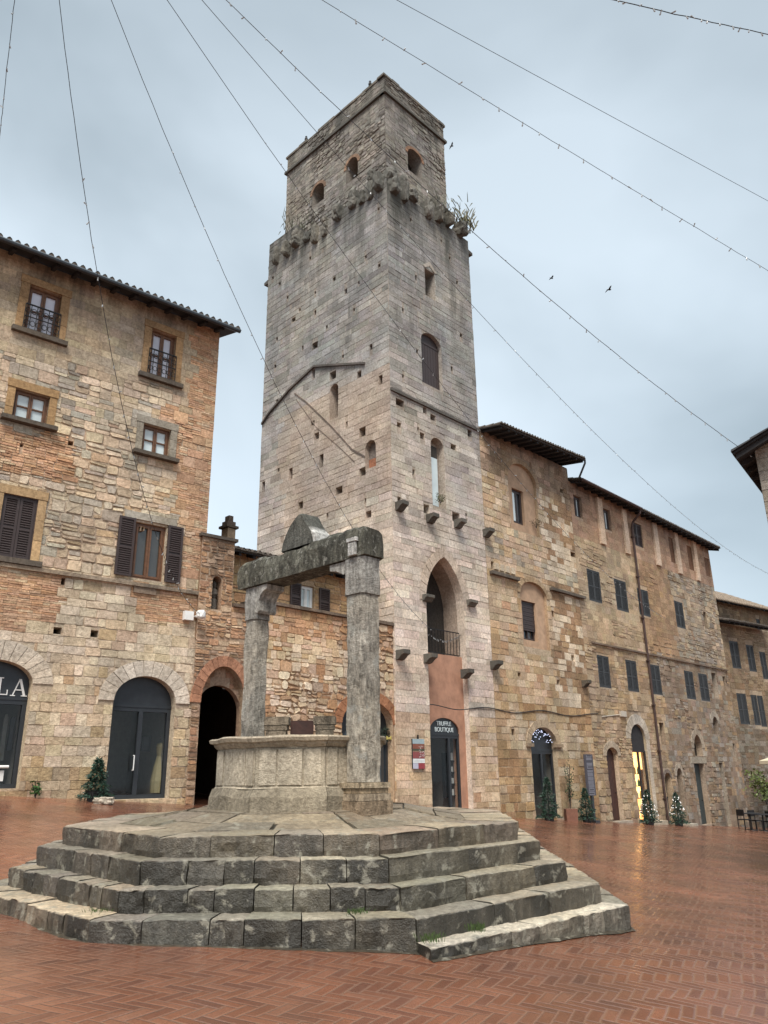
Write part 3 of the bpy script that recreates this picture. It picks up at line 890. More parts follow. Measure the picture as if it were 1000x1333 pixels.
def rock(mb, ctr, sx, sy, sz, P=None, c=(.2, .19, .16), st=.5, seed=0, jit=.25):
    """an irregular stone, subdivided and displaced"""
    bm = bmesh.new()
    bmesh.ops.create_icosphere(bm, subdivisions=3 if jit > .2 else 1 if jit == 0 else 2, radius=1)
    idx = {}
    for v in bm.verts:
        q = v.co
        k = max(abs(q.x), abs(q.y), abs(q.z)) ** .85
        q = q / k
        nn = 1 + jit * (noise.noise(q * 1.6 + Vector((seed * 3.7, seed, 0))) + .6 * noise.noise(q * 4.5 + Vector((seed * 1.7, 5, seed))))
        q = q * nn * .9
        if P: p = P.pt(ctr[0] + q.x * sx, ctr[1] + q.z * sz, ctr[2] + q.y * sy)
        else: p = Vector(ctr) + Vector((q.x * sx, q.y * sy, q.z * sz))
        idx[v.index] = mb.vert(p, c, st)
    for f in bm.faces: mb.f.append([idx[v.index] for v in f.verts])
    bm.free()
def text_mesh(body, P, u, z, d, size, mat, parent, name='lettering', sx=1.0, bold=.0):
    cu = bpy.data.curves.new(name, 'FONT')
    cu.body = body; cu.size = size; cu.align_x = 'CENTER'; cu.align_y = 'CENTER'; cu.extrude = .006; cu.offset = bold
    tmp = bpy.data.objects.new('lettering_source', cu)
    col.objects.link(tmp)
    bpy.context.view_layer.update()
    me = bpy.data.meshes.new_from_object(tmp.evaluated_get(bpy.context.evaluated_depsgraph_get()))
    bpy.data.objects.remove(tmp)
    org = root_loc(parent)
    for v in me.vertices:
        v.co = P.pt(u + v.co.x * sx, z + v.co.y, d + v.co.z) - org
    me.materials.clear(); me.materials.append(mat)
    o = bpy.data.objects.new(name, me); col.objects.link(o); o.parent = parent
    return o

# ------------------------------------------------------------------ house on the left
lh = thing('stone_house', 'tall left-hand stone house with railed top windows and two dark arched shop fronts', 'house', PL.pt(-5.5, PL.gz(-5.5)))
bW1 = PL.box(33.6, 77.8, 376, 437); bW2 = PL.box(194.6, 227.8, 432, 494)
bW3 = PL.box(16.6, 63.4, 510, 550); bW4 = PL.box(184.6, 221.4, 555, 593)
bW5 = PL.box(-2, 45, 645, 728); bW6 = PL.box(172.8, 214.4, 682, 755)
gl = lambda u: PL.gz(u)
S1 = Opening(PL.uv(-78, 960)[0], PL.uv(33, 960)[0], gl(-7) + .05, PL.uv(-18, 857)[1], PL.uv(43, 890)[1], ring=.42, nring=15, ringcol=(.62, .53, .42), depth=.27)
S2 = Opening(PL.uv(141, 980)[0], PL.uv(223.5, 980)[0], gl(-3) + .06, PL.uv(187, 880)[1], PL.uv(187, 914)[1], ring=.36, nring=13, ringcol=(.66, .58, .48), depth=.27)
ops = [Opening(*b, depth=.3) for b in (bW1, bW2, bW3, bW4, bW5, bW6)]
ops += [S1, S2]
for x, y, w, h in ((75, 821, 11, 9), (123, 825, 10, 9), (82, 757, 5, 9), (92, 577, 7, 6), (186, 688, 4, 5), (63, 645, 3, 7), (28, 580, 4, 4)):
    ops.append(Opening(*PL.box(x - w / 2, x + w / 2, y - h / 2, y + h / 2), depth=.4, cap=True))
mb = MB()
masonry(mb, PL, -10.0, -1.68, -.6, 13.76, style_left, ops, rows=(.17, .3), widths=(.18, .5), seed=5, thick=7, rough_shape=.022)
mb.build('wall', M_WALL, lh)
roof(lh, PL, -11.0, -1.38, 13.62, 13.62, .55, 17, 6, gutter=True)
mb = MB(); mb.box(PL, -10, -1.84, 6.03, 6.12, -.05, .085, (.30, .24, .18), .5); mb.build('string_course', M_WALL, lh)
for b, nm in ((bW1, 'tall upper window with iron railing'), (bW2, 'tall upper window with iron railing near the corner')):
    w = casement(lh, PL, b, -.14, M_FRAME, pane_mat('painted_sky_pane', (.72, .74, .84), .05) if b is bW1 else bpy.data.materials['painted_sky_pane'], 1)  # pale sky reflection is painted into the pane's base colour
    surround(w, PL, b, .2, .2, .12, M_OCHRE, (.33, .215, .115))
    railing(w, PL, b[0] - .03, b[1] + .03, b[2] + .03, b[2] + (b[3] - b[2]) * .55, .05, 6, True)
for b, c in ((bW3, (.36, .235, .12)), (bW4, (.29, .26, .21))):
    w = casement(lh, PL, b, -.12, M_FRAME, M_CURT, 1, w=.05)
    surround(w, PL, b, .17, .2, .1, M_OCHRE, c, sill_out=.14)
w = shuttered(lh, PL, bW5, M_BROWN, -.05); surround(w, PL, bW5, .18, .2, .12, M_OCHRE, (.42, .29, .16))
w = casement(lh, PL, bW6, -.1, M_FRAME, pane_mat('dim_pane', (.06, .06, .055)), 0, w=.06)
sw = (bW6[1] - bW6[0]) / 2
leaf(w, PL, bW6[0] - sw - .02, bW6[0] - .02, bW6[2], bW6[3] + .05, .05, M_BROWN)
leaf(w, PL, bW6[1] + .02, bW6[1] + sw + .02, bW6[2], bW6[3] + .05, .05, M_BROWN)
mb = MB(); mb.box(PL, bW6[0] - .3, bW6[1] + .25, bW6[3] + .06, bW6[3] + .24, -.05, .045, (.30, .28, .24), .3); mb.build('lintel', M_OCHRE, w)
mb = MB(); mb.box(PL, bW6[0] + .1, bW6[1] - .15, bW6[2] - .36, bW6[2] - .18, -.05, .05, (.26, .2, .15), .4); mb.build('plaque', M_OCHRE, w)
def shopfront(parent, P, S, split, zb, name, label, tr_h, d=-.22):
    """arched shop front: solid fanlight panel, frame, two glazed leaves"""
    mb = MB()
    a = arch_pts(S.u0, S.u1, S.spring, S.z1, 'round', 20)
    zt = S.spring - tr_h
    poly = [(S.u0, zt), (S.u1, zt)] + a[::-1]
    fr = [P.pt(u, z, d) for u, z in poly]; bk = [P.pt(u, z, d - .06) for u, z in poly]
    mb.poly(fr); mb.poly(bk[::-1])
    for i in range(len(fr)): mb.poly([fr[i], fr[(i + 1) % len(fr)], bk[(i + 1) % len(fr)], bk[i]])
    mb.box(P, S.u0, S.u1, zt - .06, zt - .002, d - .06, d + .03)
    frame_box(mb, P, S.u0, S.u1, S.z0, zt - .062, .09, d - .06, d + .015)
    for s in split: mb.box(P, s - .05, s + .05, S.z0 + .09, zt - .152, d - .055, d + .02)
    o = mb.build(name, M_METAL, parent)
    if label: o['label'] = label
    pane(o, P, S.u0 + .09, S.u1 - .09, S.z0 + .09, zt - .15, d - .03, M_GLASS)
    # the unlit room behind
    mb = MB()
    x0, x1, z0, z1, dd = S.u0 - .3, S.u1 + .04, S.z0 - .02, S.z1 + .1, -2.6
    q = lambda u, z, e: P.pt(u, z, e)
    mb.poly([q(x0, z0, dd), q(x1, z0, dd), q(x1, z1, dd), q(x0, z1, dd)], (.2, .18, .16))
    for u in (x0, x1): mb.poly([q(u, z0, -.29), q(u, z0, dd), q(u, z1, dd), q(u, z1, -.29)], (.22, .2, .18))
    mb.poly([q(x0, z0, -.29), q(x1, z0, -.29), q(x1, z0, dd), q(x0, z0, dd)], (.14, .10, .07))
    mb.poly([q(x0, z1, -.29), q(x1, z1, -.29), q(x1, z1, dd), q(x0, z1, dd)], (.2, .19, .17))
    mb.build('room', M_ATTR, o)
    return o
s1 = shopfront(lh, PL, S1, [(S1.u0 + S1.u1) / 2], 0, 'shop_front', 'dark arched shop front lettered LA', .28)
ob = shopfront(lh, PL, S2, [PL.uv(184, 980)[0]], 0, 'shop_front', None, .05)
mb = MB()
uh, zh = PL.uv(177, 993)
mb.tube([PL.pt(uh, zh - .16, -.17), PL.pt(uh, zh - .16, -.12), PL.pt(uh, zh + .16, -.12), PL.pt(uh, zh + .16, -.17)], .014, 6)
mb.build('handle', M_WHITE, ob)
for x, y, wd, hg, cc, lab in ((4, 960, 7, 60, (.20, .19, .17), 'pale long garment hung inside the LA shop window'), (14, 955, 6, 44, (.05, .05, .06), 'dark garment hung inside the LA shop window'), (22, 950, 5, 50, (.16, .12, .10), 'brown garment hung at the right inside the LA shop window')):
    P_ = PL.off(-.9); b = P_.box(x - wd / 2, x + wd / 2, y - hg / 2, y + hg / 2); mb = MB()
    w_ = (b[1] - b[0]) / 2; um = (b[0] + b[1]) / 2; H = b[3] - b[2]
    for k in range(8):
        f0, f1 = k / 8, (k + 1) / 8
        sh_ = lambda f: w_ * (1 - .25 * math.sin(f * 3)) if f < .88 else w_ * .45
        mb.hexa([P_.pt(um - sh_(f0), b[2] + H * f0, -.05), P_.pt(um + sh_(f0), b[2] + H * f0, -.05), P_.pt(um + sh_(f1), b[2] + H * f1, -.05), P_.pt(um - sh_(f1), b[2] + H * f1, -.05),
                 P_.pt(um - sh_(f0), b[2] + H * f0, .05), P_.pt(um + sh_(f0), b[2] + H * f0, .05), P_.pt(um + sh_(f1), b[2] + H * f1, .05), P_.pt(um - sh_(f1), b[2] + H * f1, .05)], cc)
    tag(mb.build('garment', M_ATTR), lab, 'clothes')
# serif letters L A on the fanlight
def serif(parent):
    mb = MB(); d0, d1 = -.219, -.2
    P = PL
    uL, zL = P.uv(8, 892); uA, zA = P.uv(28.5, 894)
    H = .36
    def bx(u0, u1, z0, z1): mb.box(P, u0, u1, z0, z1, d0, d1)
    u = uL - .1; z = zL - H / 2
    bx(u, u + .05, z + .02, z + H - .02); bx(u - .04, u + .09, z + H - .02, z + H)
    bx(u - .04, u + .2, z, z + .02); bx(u + .18, u + .2, z + .02, z + .11)
    u = uA - .14; z = zA - H / 2
    def bar(a, b, w):
        mb.hexa([P.pt(a[0], a[1], d0), P.pt(a[0] + w, a[1], d0), P.pt(b[0] + w, b[1], d0), P.pt(b[0], b[1], d0),
                 P.pt(a[0], a[1], d1), P.pt(a[0] + w, a[1], d1), P.pt(b[0] + w, b[1], d1), P.pt(b[0], b[1], d1)])
    bar((u + .02, z + .02), (u + .135, z + H), .022); bar((u + .235, z + .02), (u + .125, z + H), .05)
    bx(u + .075, u + .215, z + .12, z + .14)
    bx(u - .02, u + .08, z, z + .02); bx(u + .2, u + .32, z, z + .02)
    mb.build('lettering', M_WHITE, parent)
serif(s1)
uh, zh = PL.uv(10, 998)
mb = MB(); mb.tube([PL.pt(uh - .6, zh, -.16), PL.pt(uh + .06, zh, -.16)], .03, 8); mb.build('handle', M_WHITE, s1)
mb = MB(); b = PL.box(-2, 8, 1003, 1017); mb.box(PL, *b, -.2, -.195); mb.build('notice', M_WHITE, s1)

# gold dress on a stand inside the second shop
Pin = PL.off(-.75)
ug, zg = Pin.uv(206, 1032); _, zt = Pin.uv(206, 958)
dz = zt - zg
dr = thing('dress_stand', 'pale gold dress on a stand inside the arched glass shop door', 'mannequin', Pin.pt(ug, zg))
mb = MB()
mb.lathe([(.2, 0), (.21, dz * .2), (.16, dz * .45), (.10, dz * .64), (.135, dz * .8), (.12, dz * .86), (.05, dz * .88)], Pin.pt(ug, zg), 14, (.34, .27, .14))
mb.build('dress', M_ATTR, dr)
mb = MB(); mb.lathe([(.04, dz * .88), (.045, dz * .93), (.06, dz * .95), (.05, dz), (.01, dz * 1.02)], Pin.pt(ug, zg), 10, (.09, .06, .05))
mb.build('neck_form', M_ATTR, dr)
mb = MB(); mb.lathe([(.16, -.08), (.15, -.05), (.02, -.03), (.02, 0)], Pin.pt(ug, zg), 10, (.05, .05, .05))
mb.build('stand', M_ATTR, dr)
for q, (x, y, wd, hg, cc, lab) in enumerate(((212, 948, 11, 26, (.03, .035, .04), 'dark framed picture hung inside the glass shop door'), (190, 968, 11, 20, (.05, .05, .055), 'dark garment hung left of the gold dress'))):
    b = PL.off(-1.2).box(x - wd / 2, x + wd / 2, y - hg / 2, y + hg / 2)
    mb = MB(); P_ = PL.off(-1.2); frame_box(mb, P_, *b, .03, -.03, .03, cc); mb.box(P_, b[0] + .03, b[1] - .03, b[2] + .03, b[3] - .03, -.02, .0, tuple(x * 1.5 for x in cc))
    tag(mb.build(('picture', 'garment')[q], M_ATTR), lab, ('picture', 'clothes')[q])

# ------------------------------------------------------------------ gateway between the houses
PG = PL.off(.08)
gw = thing('gateway', 'brown stone gateway with a small niche above a dark brick-arched passage', 'gateway', PG.pt(-.9, PG.gz(-.9)))
pas = Opening(-1.60, -.38, PG.gz(-1) + .02, PL.uv(290, 868)[1], PL.uv(258, 915)[1], ring=.26, nring=17, ringcol=(.40, .20, .12), depth=.25)
nb = PG.box(276, 288, 750, 793.6)
nich = Opening(nb[0], nb[1], nb[2], nb[3], nb[3] - (nb[1] - nb[0]) / 2, depth=.35, cap=True)
mb = MB()
masonry(mb, PG, -1.83, .06, -.6, 4.95, style_gate, [pas], rows=(.12, .22), widths=(.15, .4), seed=11, thick=.7, ends=False)
masonry(mb, PG, -1.83, -.88, 4.95, 7.58, style_gate, [nich], rows=(.1, .2), widths=(.12, .32), seed=12, thick=.7)
masonry(mb, PG, -.88, .06, 4.95, 5.84, style_gate, [], rows=(.12, .22), widths=(.15, .36), seed=13, thick=.7)
mb.build('wall', M_WALL, gw)
mb = MB(); mb.box(PG, -1.9, -.82, 7.58, 7.66, -.8, .07, (.1, .085, .07), .5); mb.build('coping', M_WALL, gw)
mb = MB(); mb.box(PG, -.86, .06, 5.84, 5.93, -.8, .1, (.12, .09, .07), .5)
mb.build('coping', M_WALL, gw)
PI_ = PL.off(-.165)
inn = Opening(-1.60, -.34, PG.gz(-1) + .02, 3.86, 3.2, depth=.2)
mb = MB(); masonry(mb, PI_, -1.85, .1, -.6, 4.7, style_gate, [inn], seed=14, ends=False)
for u in (-2.05, .5): mb.poly([PI_.pt(u, -.6, -.21), PI_.pt(u, 4.7, -.21), PI_.pt(u, 4.7, -9), PI_.pt(u, -.6, -9)], (.05, .035, .028))  # shade of the passage is put into its near-black wall colour
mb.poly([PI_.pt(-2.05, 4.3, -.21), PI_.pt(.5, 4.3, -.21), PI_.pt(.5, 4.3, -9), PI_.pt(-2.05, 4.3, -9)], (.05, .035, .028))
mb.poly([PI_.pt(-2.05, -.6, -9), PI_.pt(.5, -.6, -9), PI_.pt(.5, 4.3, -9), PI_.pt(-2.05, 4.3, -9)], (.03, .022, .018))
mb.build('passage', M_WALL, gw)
sb_ = thing('statuette', 'small dark bust standing in the niche over the passage', 'statue', PG.pt((nb[0] + nb[1]) / 2, nb[2], -.15))
mb = MB(); o_ = PG.pt((nb[0] + nb[1]) / 2, nb[2], -.15); zz = (nb[3] - nb[2])
mb.lathe([(.09, 0), (.09, zz * .3), (.05, zz * .36), (.1, zz * .48), (.085, zz * .6), (.035, zz * .66), (.055, zz * .74), (.05, zz * .82), (.01, zz * .88)], o_, 10, (.09, .08, .07), )
mb.build('bust', M_WELL, sb_)
ul, zl = PL.off(-.4).uv(292, 892)
la = thing('hanging_lantern', 'small glass lantern hanging under the passage arch', 'lantern', PL.off(-.4).pt(ul, zl))
mb = MB(); o_ = PL.off(-.4).pt(ul, zl)
mb.lathe([(.008, .34), (.008, .13), (.02, .13), (.075, .08), (.07, .07)], o_, 8); mb.build('cap', M_IRON, la)
mb = MB(); mb.lathe([(.05, -.1), (.04, -.12)], o_, 8); mb.build('base', M_IRON, la)
mb = MB(); mb.lathe([(.045, -.1), (.06, .07)], o_, 8); mb.build('lamp_glass', M_CURT, la)

# ------------------------------------------------------------------ low wall behind the well, and the house behind it
PC = PA.off(-.06)
cw = thing('courtyard_wall', 'rubble wall behind the well with a wide brick-arched doorway', 'wall', PC.pt(-2.5, PC.gz(-2.5)))
dA = Opening(PC.uv(445, 1000)[0], -.06, PC.gz(-1) + .1, PC.uv(480, 912)[1], PC.uv(513, 944)[1], ring=.3, nring=15, ringcol=(.40, .19, .10), depth=.4)
mb = MB()
masonry(mb, PC, -5.3, -.012, -.6, 6.08, style_court, [dA], rows=(.15, .3), widths=(.14, .42), seed=21, thick=.6, rough_shape=.05, proud=(.004, .035), mortar=(.33, .23, .16))
mb.build('wall', M_WALL, cw)
mb = MB()
u = -5.35
while u < -.05:
    e = min(u + random.uniform(.3, .6), -.012)
    mb.box(PC, u + .004, e, 6.085, 6.17 + random.uniform(-.01, .012), -.62, .1 + random.uniform(-.015, .02), vary((.17, .13, .1), .7, 1.1), .45)
    u = e
mb.build('coping', M_WALL, cw)
d = -.25
mb = MB()
a = arch_pts(dA.u0, dA.u1, dA.spring, dA.z1, 'round', 20)
poly = [(dA.u0, dA.spring - .1), (dA.u1, dA.spring - .1)] + a[::-1]
mb.poly([PC.pt(u, z, d - .03) for u, z in poly])
frame_box(mb, PC, dA.u0, dA.u1, dA.z0, dA.spring - .1, .1, d - .06, d + .02)
um = (dA.u0 + dA.u1) / 2
mb.box(PC, um - .06, um + .06, dA.z0 + .1, dA.spring - .2, d - .055, d + .015)
do = mb.build('door', M_METAL, cw)
pane(do, PC, dA.u0 + .1, dA.u1 - .1, dA.z0 + .1, dA.spring - .2, d - .02, M_PANE)
um, zm_ = PC.uv(507, 956)
wr = thing('door_wreath', 'small dark fir wreath with a yellow bow hanging on the doorway behind the well', 'wreath', PC.pt(um, zm_, -.15))
mb = MB()
for k in range(220):
    t = random.uniform(0, 2 * math.pi); r = .17 + random.gauss(0, .035)
    p = PC.pt(um + r * math.cos(t) * .8, zm_ + r * math.sin(t), -.15 + random.uniform(-.03, .04))
    dv = Vector((random.gauss(0, 1), random.gauss(0, 1), random.gauss(0, 1))).normalized() * .06
    sv = dv.orthogonal().normalized() * .012
    mb.poly([p - sv, p + dv, p + sv], (.02, .035, .02))
mb.build('fir_twigs', M_ATTR, wr)
mb = MB()
for s in (-1, 1): mb.hexa([PC.pt(um + .05, zm_ - .1, -.08), PC.pt(um + .05 + s * .1, zm_ - .04, -.08), PC.pt(um + .05 + s * .1, zm_ - .15, -.08), PC.pt(um + .05, zm_ - .13, -.08)] + [PC.pt(um + .05, zm_ - .1, -.06), PC.pt(um + .05 + s * .1, zm_ - .04, -.06), PC.pt(um + .05 + s * .1, zm_ - .15, -.06), PC.pt(um + .05, zm_ - .13, -.06)], (.5, .42, .12))
mb.build('bow', M_ATTR, wr)

PH = PA.off(-1.5)
hb = thing('setback_house', 'low ochre house with a shuttered window set back between gateway and tower', 'house', PH.pt(-3, PH.gz(-3)))
zE = PH.off(.4).uv(323, 721)[1]
uH = PH.uv(262, 715)[0]
bH = PH.box(389, 405, 764, 796)
bH = (PH.uv(391, 780)[0], PH.uv(409, 780)[0], PH.uv(398, 797)[1], PH.uv(398, 762)[1])
mb = MB()
masonry(mb, PH, uH, -.012, 4.45, zE + .12, lambda u, z, r: (pick(r, [((.42, .29, .16), 6), ((.40, .25, .14), 3), (ORANGE, 1.5)]), .08, .6), [Opening(*bH, depth=.3)], rows=(.2, .32), widths=(.25, .6), seed=31, thick=3)
mb.build('wall', M_WALL, hb)
ro = roof(hb, PH, uH - .1, -.02, zE, zE, .42, 18, 3.4)
w = casement(hb, PH, bH, -.12, M_WHITE, M_CURT, 0)
lw = (bH[1] - bH[0]) * .78
leaf(w, PH, bH[0] - lw, bH[0] - .02, bH[2], bH[3], .03, M_BROWN); 
ur = PH.uv(414.5, 780)[0]; leaf(w, PH, ur, ur + lw, bH[2], bH[3], .03, M_BROWN)
PH2 = PH.off(-1.2)
uc, zc = PH2.uv(297, 702); _, ztc = PH2.uv(297, 672)
mb = MB(); hh = ztc - zc
mb.box(PH2, uc - .14, uc + .14, zc - .5, zc + hh * .42, -.17, .17, (.34, .26, .18), .3)
mb.box(PH2, uc - .22, uc + .22, zc + hh * .45, zc + hh * .55, -.22, .22, (.1, .08, .06), .4)
mb.box(PH2, uc - .15, uc + .15, zc + hh * .56, zc + hh * .74, -.15, .15, (.13, .1, .08), .4)
mb.box(PH2, uc - .08, uc + .08, zc + hh * .75, zc + hh, -.11, .11, (.13, .1, .08), .4)
mb.build('chimney', M_WALL, ro)

# ------------------------------------------------------------------ the tower
tw = thing('stone_tower', 'tall square grey stone tower with a pointed arch and a ragged corbelled top', 'tower', PA.pt(2.5, PA.gz(2.5)))
arch_zb = PA.uv(580, 851)[1]
big = Opening(PA.uv(556, 820)[0], PA.uv(607, 850)[0], PA.gz(2.5) + .02, PA.uv(578, 725)[1], PA.uv(585, 788)[1], 'pointed', ring=.34, nring=16, ringcol=(.48, .40, .33), depth=.34, proud=.006)
fo = [big]
b_sl = PA.box(553.5, 566, 353, 387)
o_sl = Opening(*b_sl, depth=.5, cap=True)
b_sh = PA.box(549, 575, 436, 503); o_sh = Opening(b_sh[0], b_sh[1], b_sh[2], b_sh[3], b_sh[3] - .42, depth=.35)
b_la = PA.box(562, 579, 571, 660); o_la = Opening(b_la[0], b_la[1], b_la[2], b_la[3], b_la[3] - .36, 'pointed', depth=.3)
fo += [o_sl, o_sh, o_la]
def px4(x, y): return 320 + x / 2.941, 440 + y / 2.941
def px3(x, y): return 320 + x / 3.125, 80 + y / 3.125
holesF = [(590, 248, 32, 26), (685, 277, 13, 22), (717, 305, 20, 22), (857, 365, 16, 26), (587, 333, 16, 18), (660, 348, 8, 14), (676, 375, 18, 24), (795, 418, 20, 20), (643, 515, 10, 24), (588, 617, 14, 18), (692, 655, 22, 34), (805, 686, 28, 34), (844, 677, 8, 12)]
holesL = [(265, 30, 22, 22), (480, 35, 10, 20), (260, 137, 12, 34), (435, 140, 16, 24), (120, 243, 8, 14), (517, 160, 14, 36), (257, 325, 14, 16), (272, 375, 18, 26), (447, 360, 24, 34), (290, 470, 15, 50), (172, 520, 14, 44), (68, 570, 12, 40), (357, 583, 26, 28), (210, 640, 18, 26), (313, 680, 7, 18), (458, 622, 7, 18), (470, 675, 22, 26), (447, 512, 24, 30), (387, 330, 8, 22), (125, 505, 8, 14), (334, 143, 24, 30)]
up_L = [(360, 885, 12, 16), (407, 935, 10, 20), (283, 1022, 9, 20), (283, 940, 7, 12), (127, 1130, 7, 14), (282, 1155, 22, 26), (510, 1162, 12, 18), (110, 880, 8, 12), (262, 800, 8, 12), (488, 795, 8, 14), (440, 1010, 8, 14), (170, 960, 7, 12), (330, 1080, 8, 14), (395, 1200, 8, 14), (120, 1240, 8, 14), (460, 900, 7, 12), (220, 1010, 7, 12), (540, 600, 9, 12), (543, 830, 10, 14), (138, 905, 8, 12), (232, 1165, 7, 16), (195, 1050, 16, 16)]
up_R = [(697, 1180, 8, 14), (838, 1250, 8, 18), (672, 645, 8, 14), (693, 880, 7, 22), (876, 1115, 10, 14), (795, 730, 6, 10), (640, 1010, 8, 14), (860, 900, 8, 14), (640, 1280, 8, 14), (830, 800, 7, 12)]
def holes(P, L, f, sc):
    out = []
    for x, y, w, h in L:
        a, b = f(x, y); w /= sc; h /= sc
        out.append(Opening(*P.box(a - w / 2, a + w / 2, b - h / 2, b + h / 2), depth=.35, cap=True))
    return out
fo += holes(PA, holesF, px4, 2.941) + holes(PA, up_R, px3, 3.125)
b_ll = PB.box(429.5, 440.5, 500, 545); o_ll = Opening(b_ll[1], b_ll[0], b_ll[2], b_ll[3], b_ll[3] - .25, depth=.5, cap=True)
b_bn = PB.box(475.5, 489.5, 573, 609); o_bn = Opening(b_bn[1], b_bn[0], b_bn[2], b_bn[3], b_bn[3] - .3, depth=.22)
lo = [o_ll, o_bn]
for q in holes(PB, holesL, px4, 2.941) + holes(PB, up_L, px3, 3.125):
    lo.append(Opening(q.u1, q.u0, q.z0, q.z1, depth=.35, cap=True))
TW, TL = 5.0, 7.42
ZS = 23.35
mb = MB()
mort = (.30, .245, .195)
masonry(mb, PA, 0, TW, -1.2, ZS, style_tower, fo, rows=(.17, .3), widths=(.3, 1.0), seed=41, ends=False, rough_shape=.012, joint=.004, mortar=mort, proud=(.003, .011))
masonry(mb, PB, 0, TL, -1.2, ZS + .2, style_towerL, lo, rows=(.17, .3), widths=(.3, 1.0), seed=42, ends=False, rough_shape=.012, joint=.004, mortar=mort, proud=(.003, .011))
k = PB.D * TL
mb.poly([PA.pt(TW, -1.2), PA.pt(TW, ZS), PA.pt(TW, ZS) + k, PA.pt(TW, -1.2) + k], (.3, .27, .23), .5)
mb.poly([PA.pt(0, -1.2) + k, PA.pt(TW, -1.2) + k, PA.pt(TW, ZS) + k, PA.pt(0, ZS) + k], (.3, .27, .23), .5)
mb.poly([PA.pt(0, ZS - .02), PA.pt(TW, ZS - .02), PA.pt(TW, ZS - .02) + k, PA.pt(0, ZS - .02) + k], (.15, .14, .12), .5)
mb.build('wall', M_TOWER, tw)
# upper shaft, set back behind the broken edge
PT, PT2 = PA.off(-.5), PB.off(-.5)
t1 = PT.box(531, 549, 197, 227)
to = [Opening(t1[0], t1[1], t1[2], t1[3], t1[3] - .35, ring=.14, nring=9, ringcol=(.27, .16, .10), depth=.6, cap=True)]
tl = []
for x0, x1, y0, y1 in ((451, 466, 206, 227), (407, 422, 240, 257)):
    q = PT2.box(x0, x1, y0, y1); tl.append(Opening(q[1], q[0], q[2] - .3, q[3], q[3] - .4, ring=.14, nring=9, ringcol=(.24, .16, .11), depth=.6, cap=True))
mb = MB()
masonry(mb, PT, .5, 4.3, 22, 29.5, style_top, to, rows=(.14, .24), widths=(.16, .4), seed=43, ends=False, mortar=(.17, .15, .13), rough_shape=.03, proud=(.004, .03))
masonry(mb, PT2, .5, 6.95, 22, 29.5, style_top, tl, rows=(.14, .24), widths=(.16, .4), seed=44, ends=False, mortar=(.17, .15, .13), rough_shape=.03, proud=(.004, .03))
a = PT.pt(4.3, 0); k2 = PB.D * 6.45
for z0, z1, in ((22, 29.5),):
    mb.poly([PT.pt(4.3, z0), PT.pt(4.3, z1), PT.pt(4.3, z1) + k2, PT.pt(4.3, z0) + k2], (.22, .2, .17), .5)
    mb.poly([PT.pt(.5, z0) + k2, PT.pt(4.3, z0) + k2, PT.pt(4.3, z1) + k2, PT.pt(.5, z1) + k2], (.22, .2, .17), .5)
    mb.poly([PT.pt(.5, z1 - .02), PT.pt(4.3, z1 - .02), PT.pt(4.3, z1 - .02) + k2, PT.pt(.5, z1 - .02) + k2], (.15, .14, .12), .5)
mb.build('upper_wall', M_TOWER, tw)
mb = MB()
for P_, u0, u1 in ((PT, .40, 4.4), (PT2, .502, 7.04)):
    mb.box(P_, u0, u1, 28.55, 28.67, -.2, .11, (.085, .08, .07), .7)
    u = u0
    while u < u1 - .05:
        e = min(u + random.uniform(.35, .8), u1)
        mb.box(P_, u + .004, e - .004, 29.5, 29.6 + random.uniform(-.03, .05), -.35, .05 + random.uniform(-.02, .02), vary((.17, .155, .13), .8, 1.2), .6)
        u = e
mb.build('cornice', M_TOWER, tw)
# broken corbels round the top of the lower shaft
rn = random.Random(5)
def stub(P, u, z, w, h, out, seed, c):
    mb = MB()
    rock(mb, (u, z, out * .5 - .12), w / 2, out / 2 + .2, h / 2, P, c, .75, seed, .22)
    return mb.build('corbel', M_TOWER, tw)
k = 0
for P_, Lm in ((PB, TL), (PA, TW)):
    u = .12
    while u < Lm - .3:
        fr = u / Lm
        w = rn.uniform(.26, .5); h = rn.uniform(.5, 1.0)
        cc = vary((.2, .19, .165) if rn.random() < .6 else (.15, .142, .12), .8, 1.15)
        up = (.35 if fr > .6 else .0) if P_ is PB else .1
        z = ZS + .1 + rn.uniform(-.35, .05) + up
        stub(P_, u + w / 2, z, w, h, rn.uniform(.08, .3) if P_ is PB else rn.uniform(.16, .42), k, cc); k += 1
        if rn.random() < .6:
            stub(P_, u + w / 2 + rn.uniform(-.1, .1), z + h * .7, w * .9, rn.uniform(.3, .7), rn.uniform(.0, .14), k, vary(cc, 1.0, 1.25)); k += 1
        u += w + rn.uniform(.12, .5)
# solid broken wall between shaft edge and upper shaft on the far left
mb = MB()
masonry(mb, PB, 5.5, TL, ZS + .2, 24.55, style_towerL, [], rows=(.17, .27), widths=(.25, .6), seed=47, ends=True, thick=.48, mortar=(.2, .18, .15), rough_shape=.02)
mb.build('broken_wall', M_TOWER, tw)
def spout(P, u, z, out, w=.22):
    mb = MB()
    mb.hexa([P.pt(u - w, z - .1, -.1), P.pt(u + w, z - .1, -.1), P.pt(u + w, z + .16, -.1), P.pt(u - w, z + .16, -.1),
             P.pt(u - w * .7, z + .02, out), P.pt(u + w * .7, z + .02, out), P.pt(u + w * .7, z + .14, out), P.pt(u - w * .7, z + .14, out)], (.12, .11, .1), .6)
    mb.build('bracket', M_TOWER, tw)
PR = Plane(PA.pt(TW, 0), A_ANG - math.pi / 2, 1)      # right side of the tower
spout(PR, .35, 23.0, .55)
PLs = Plane(PB.pt(TL, 0), A_ANG, -1)                  # far-left side
spout(PLs, .3, 22.7, .5); spout(PLs, .3, 23.5, .3, .15)
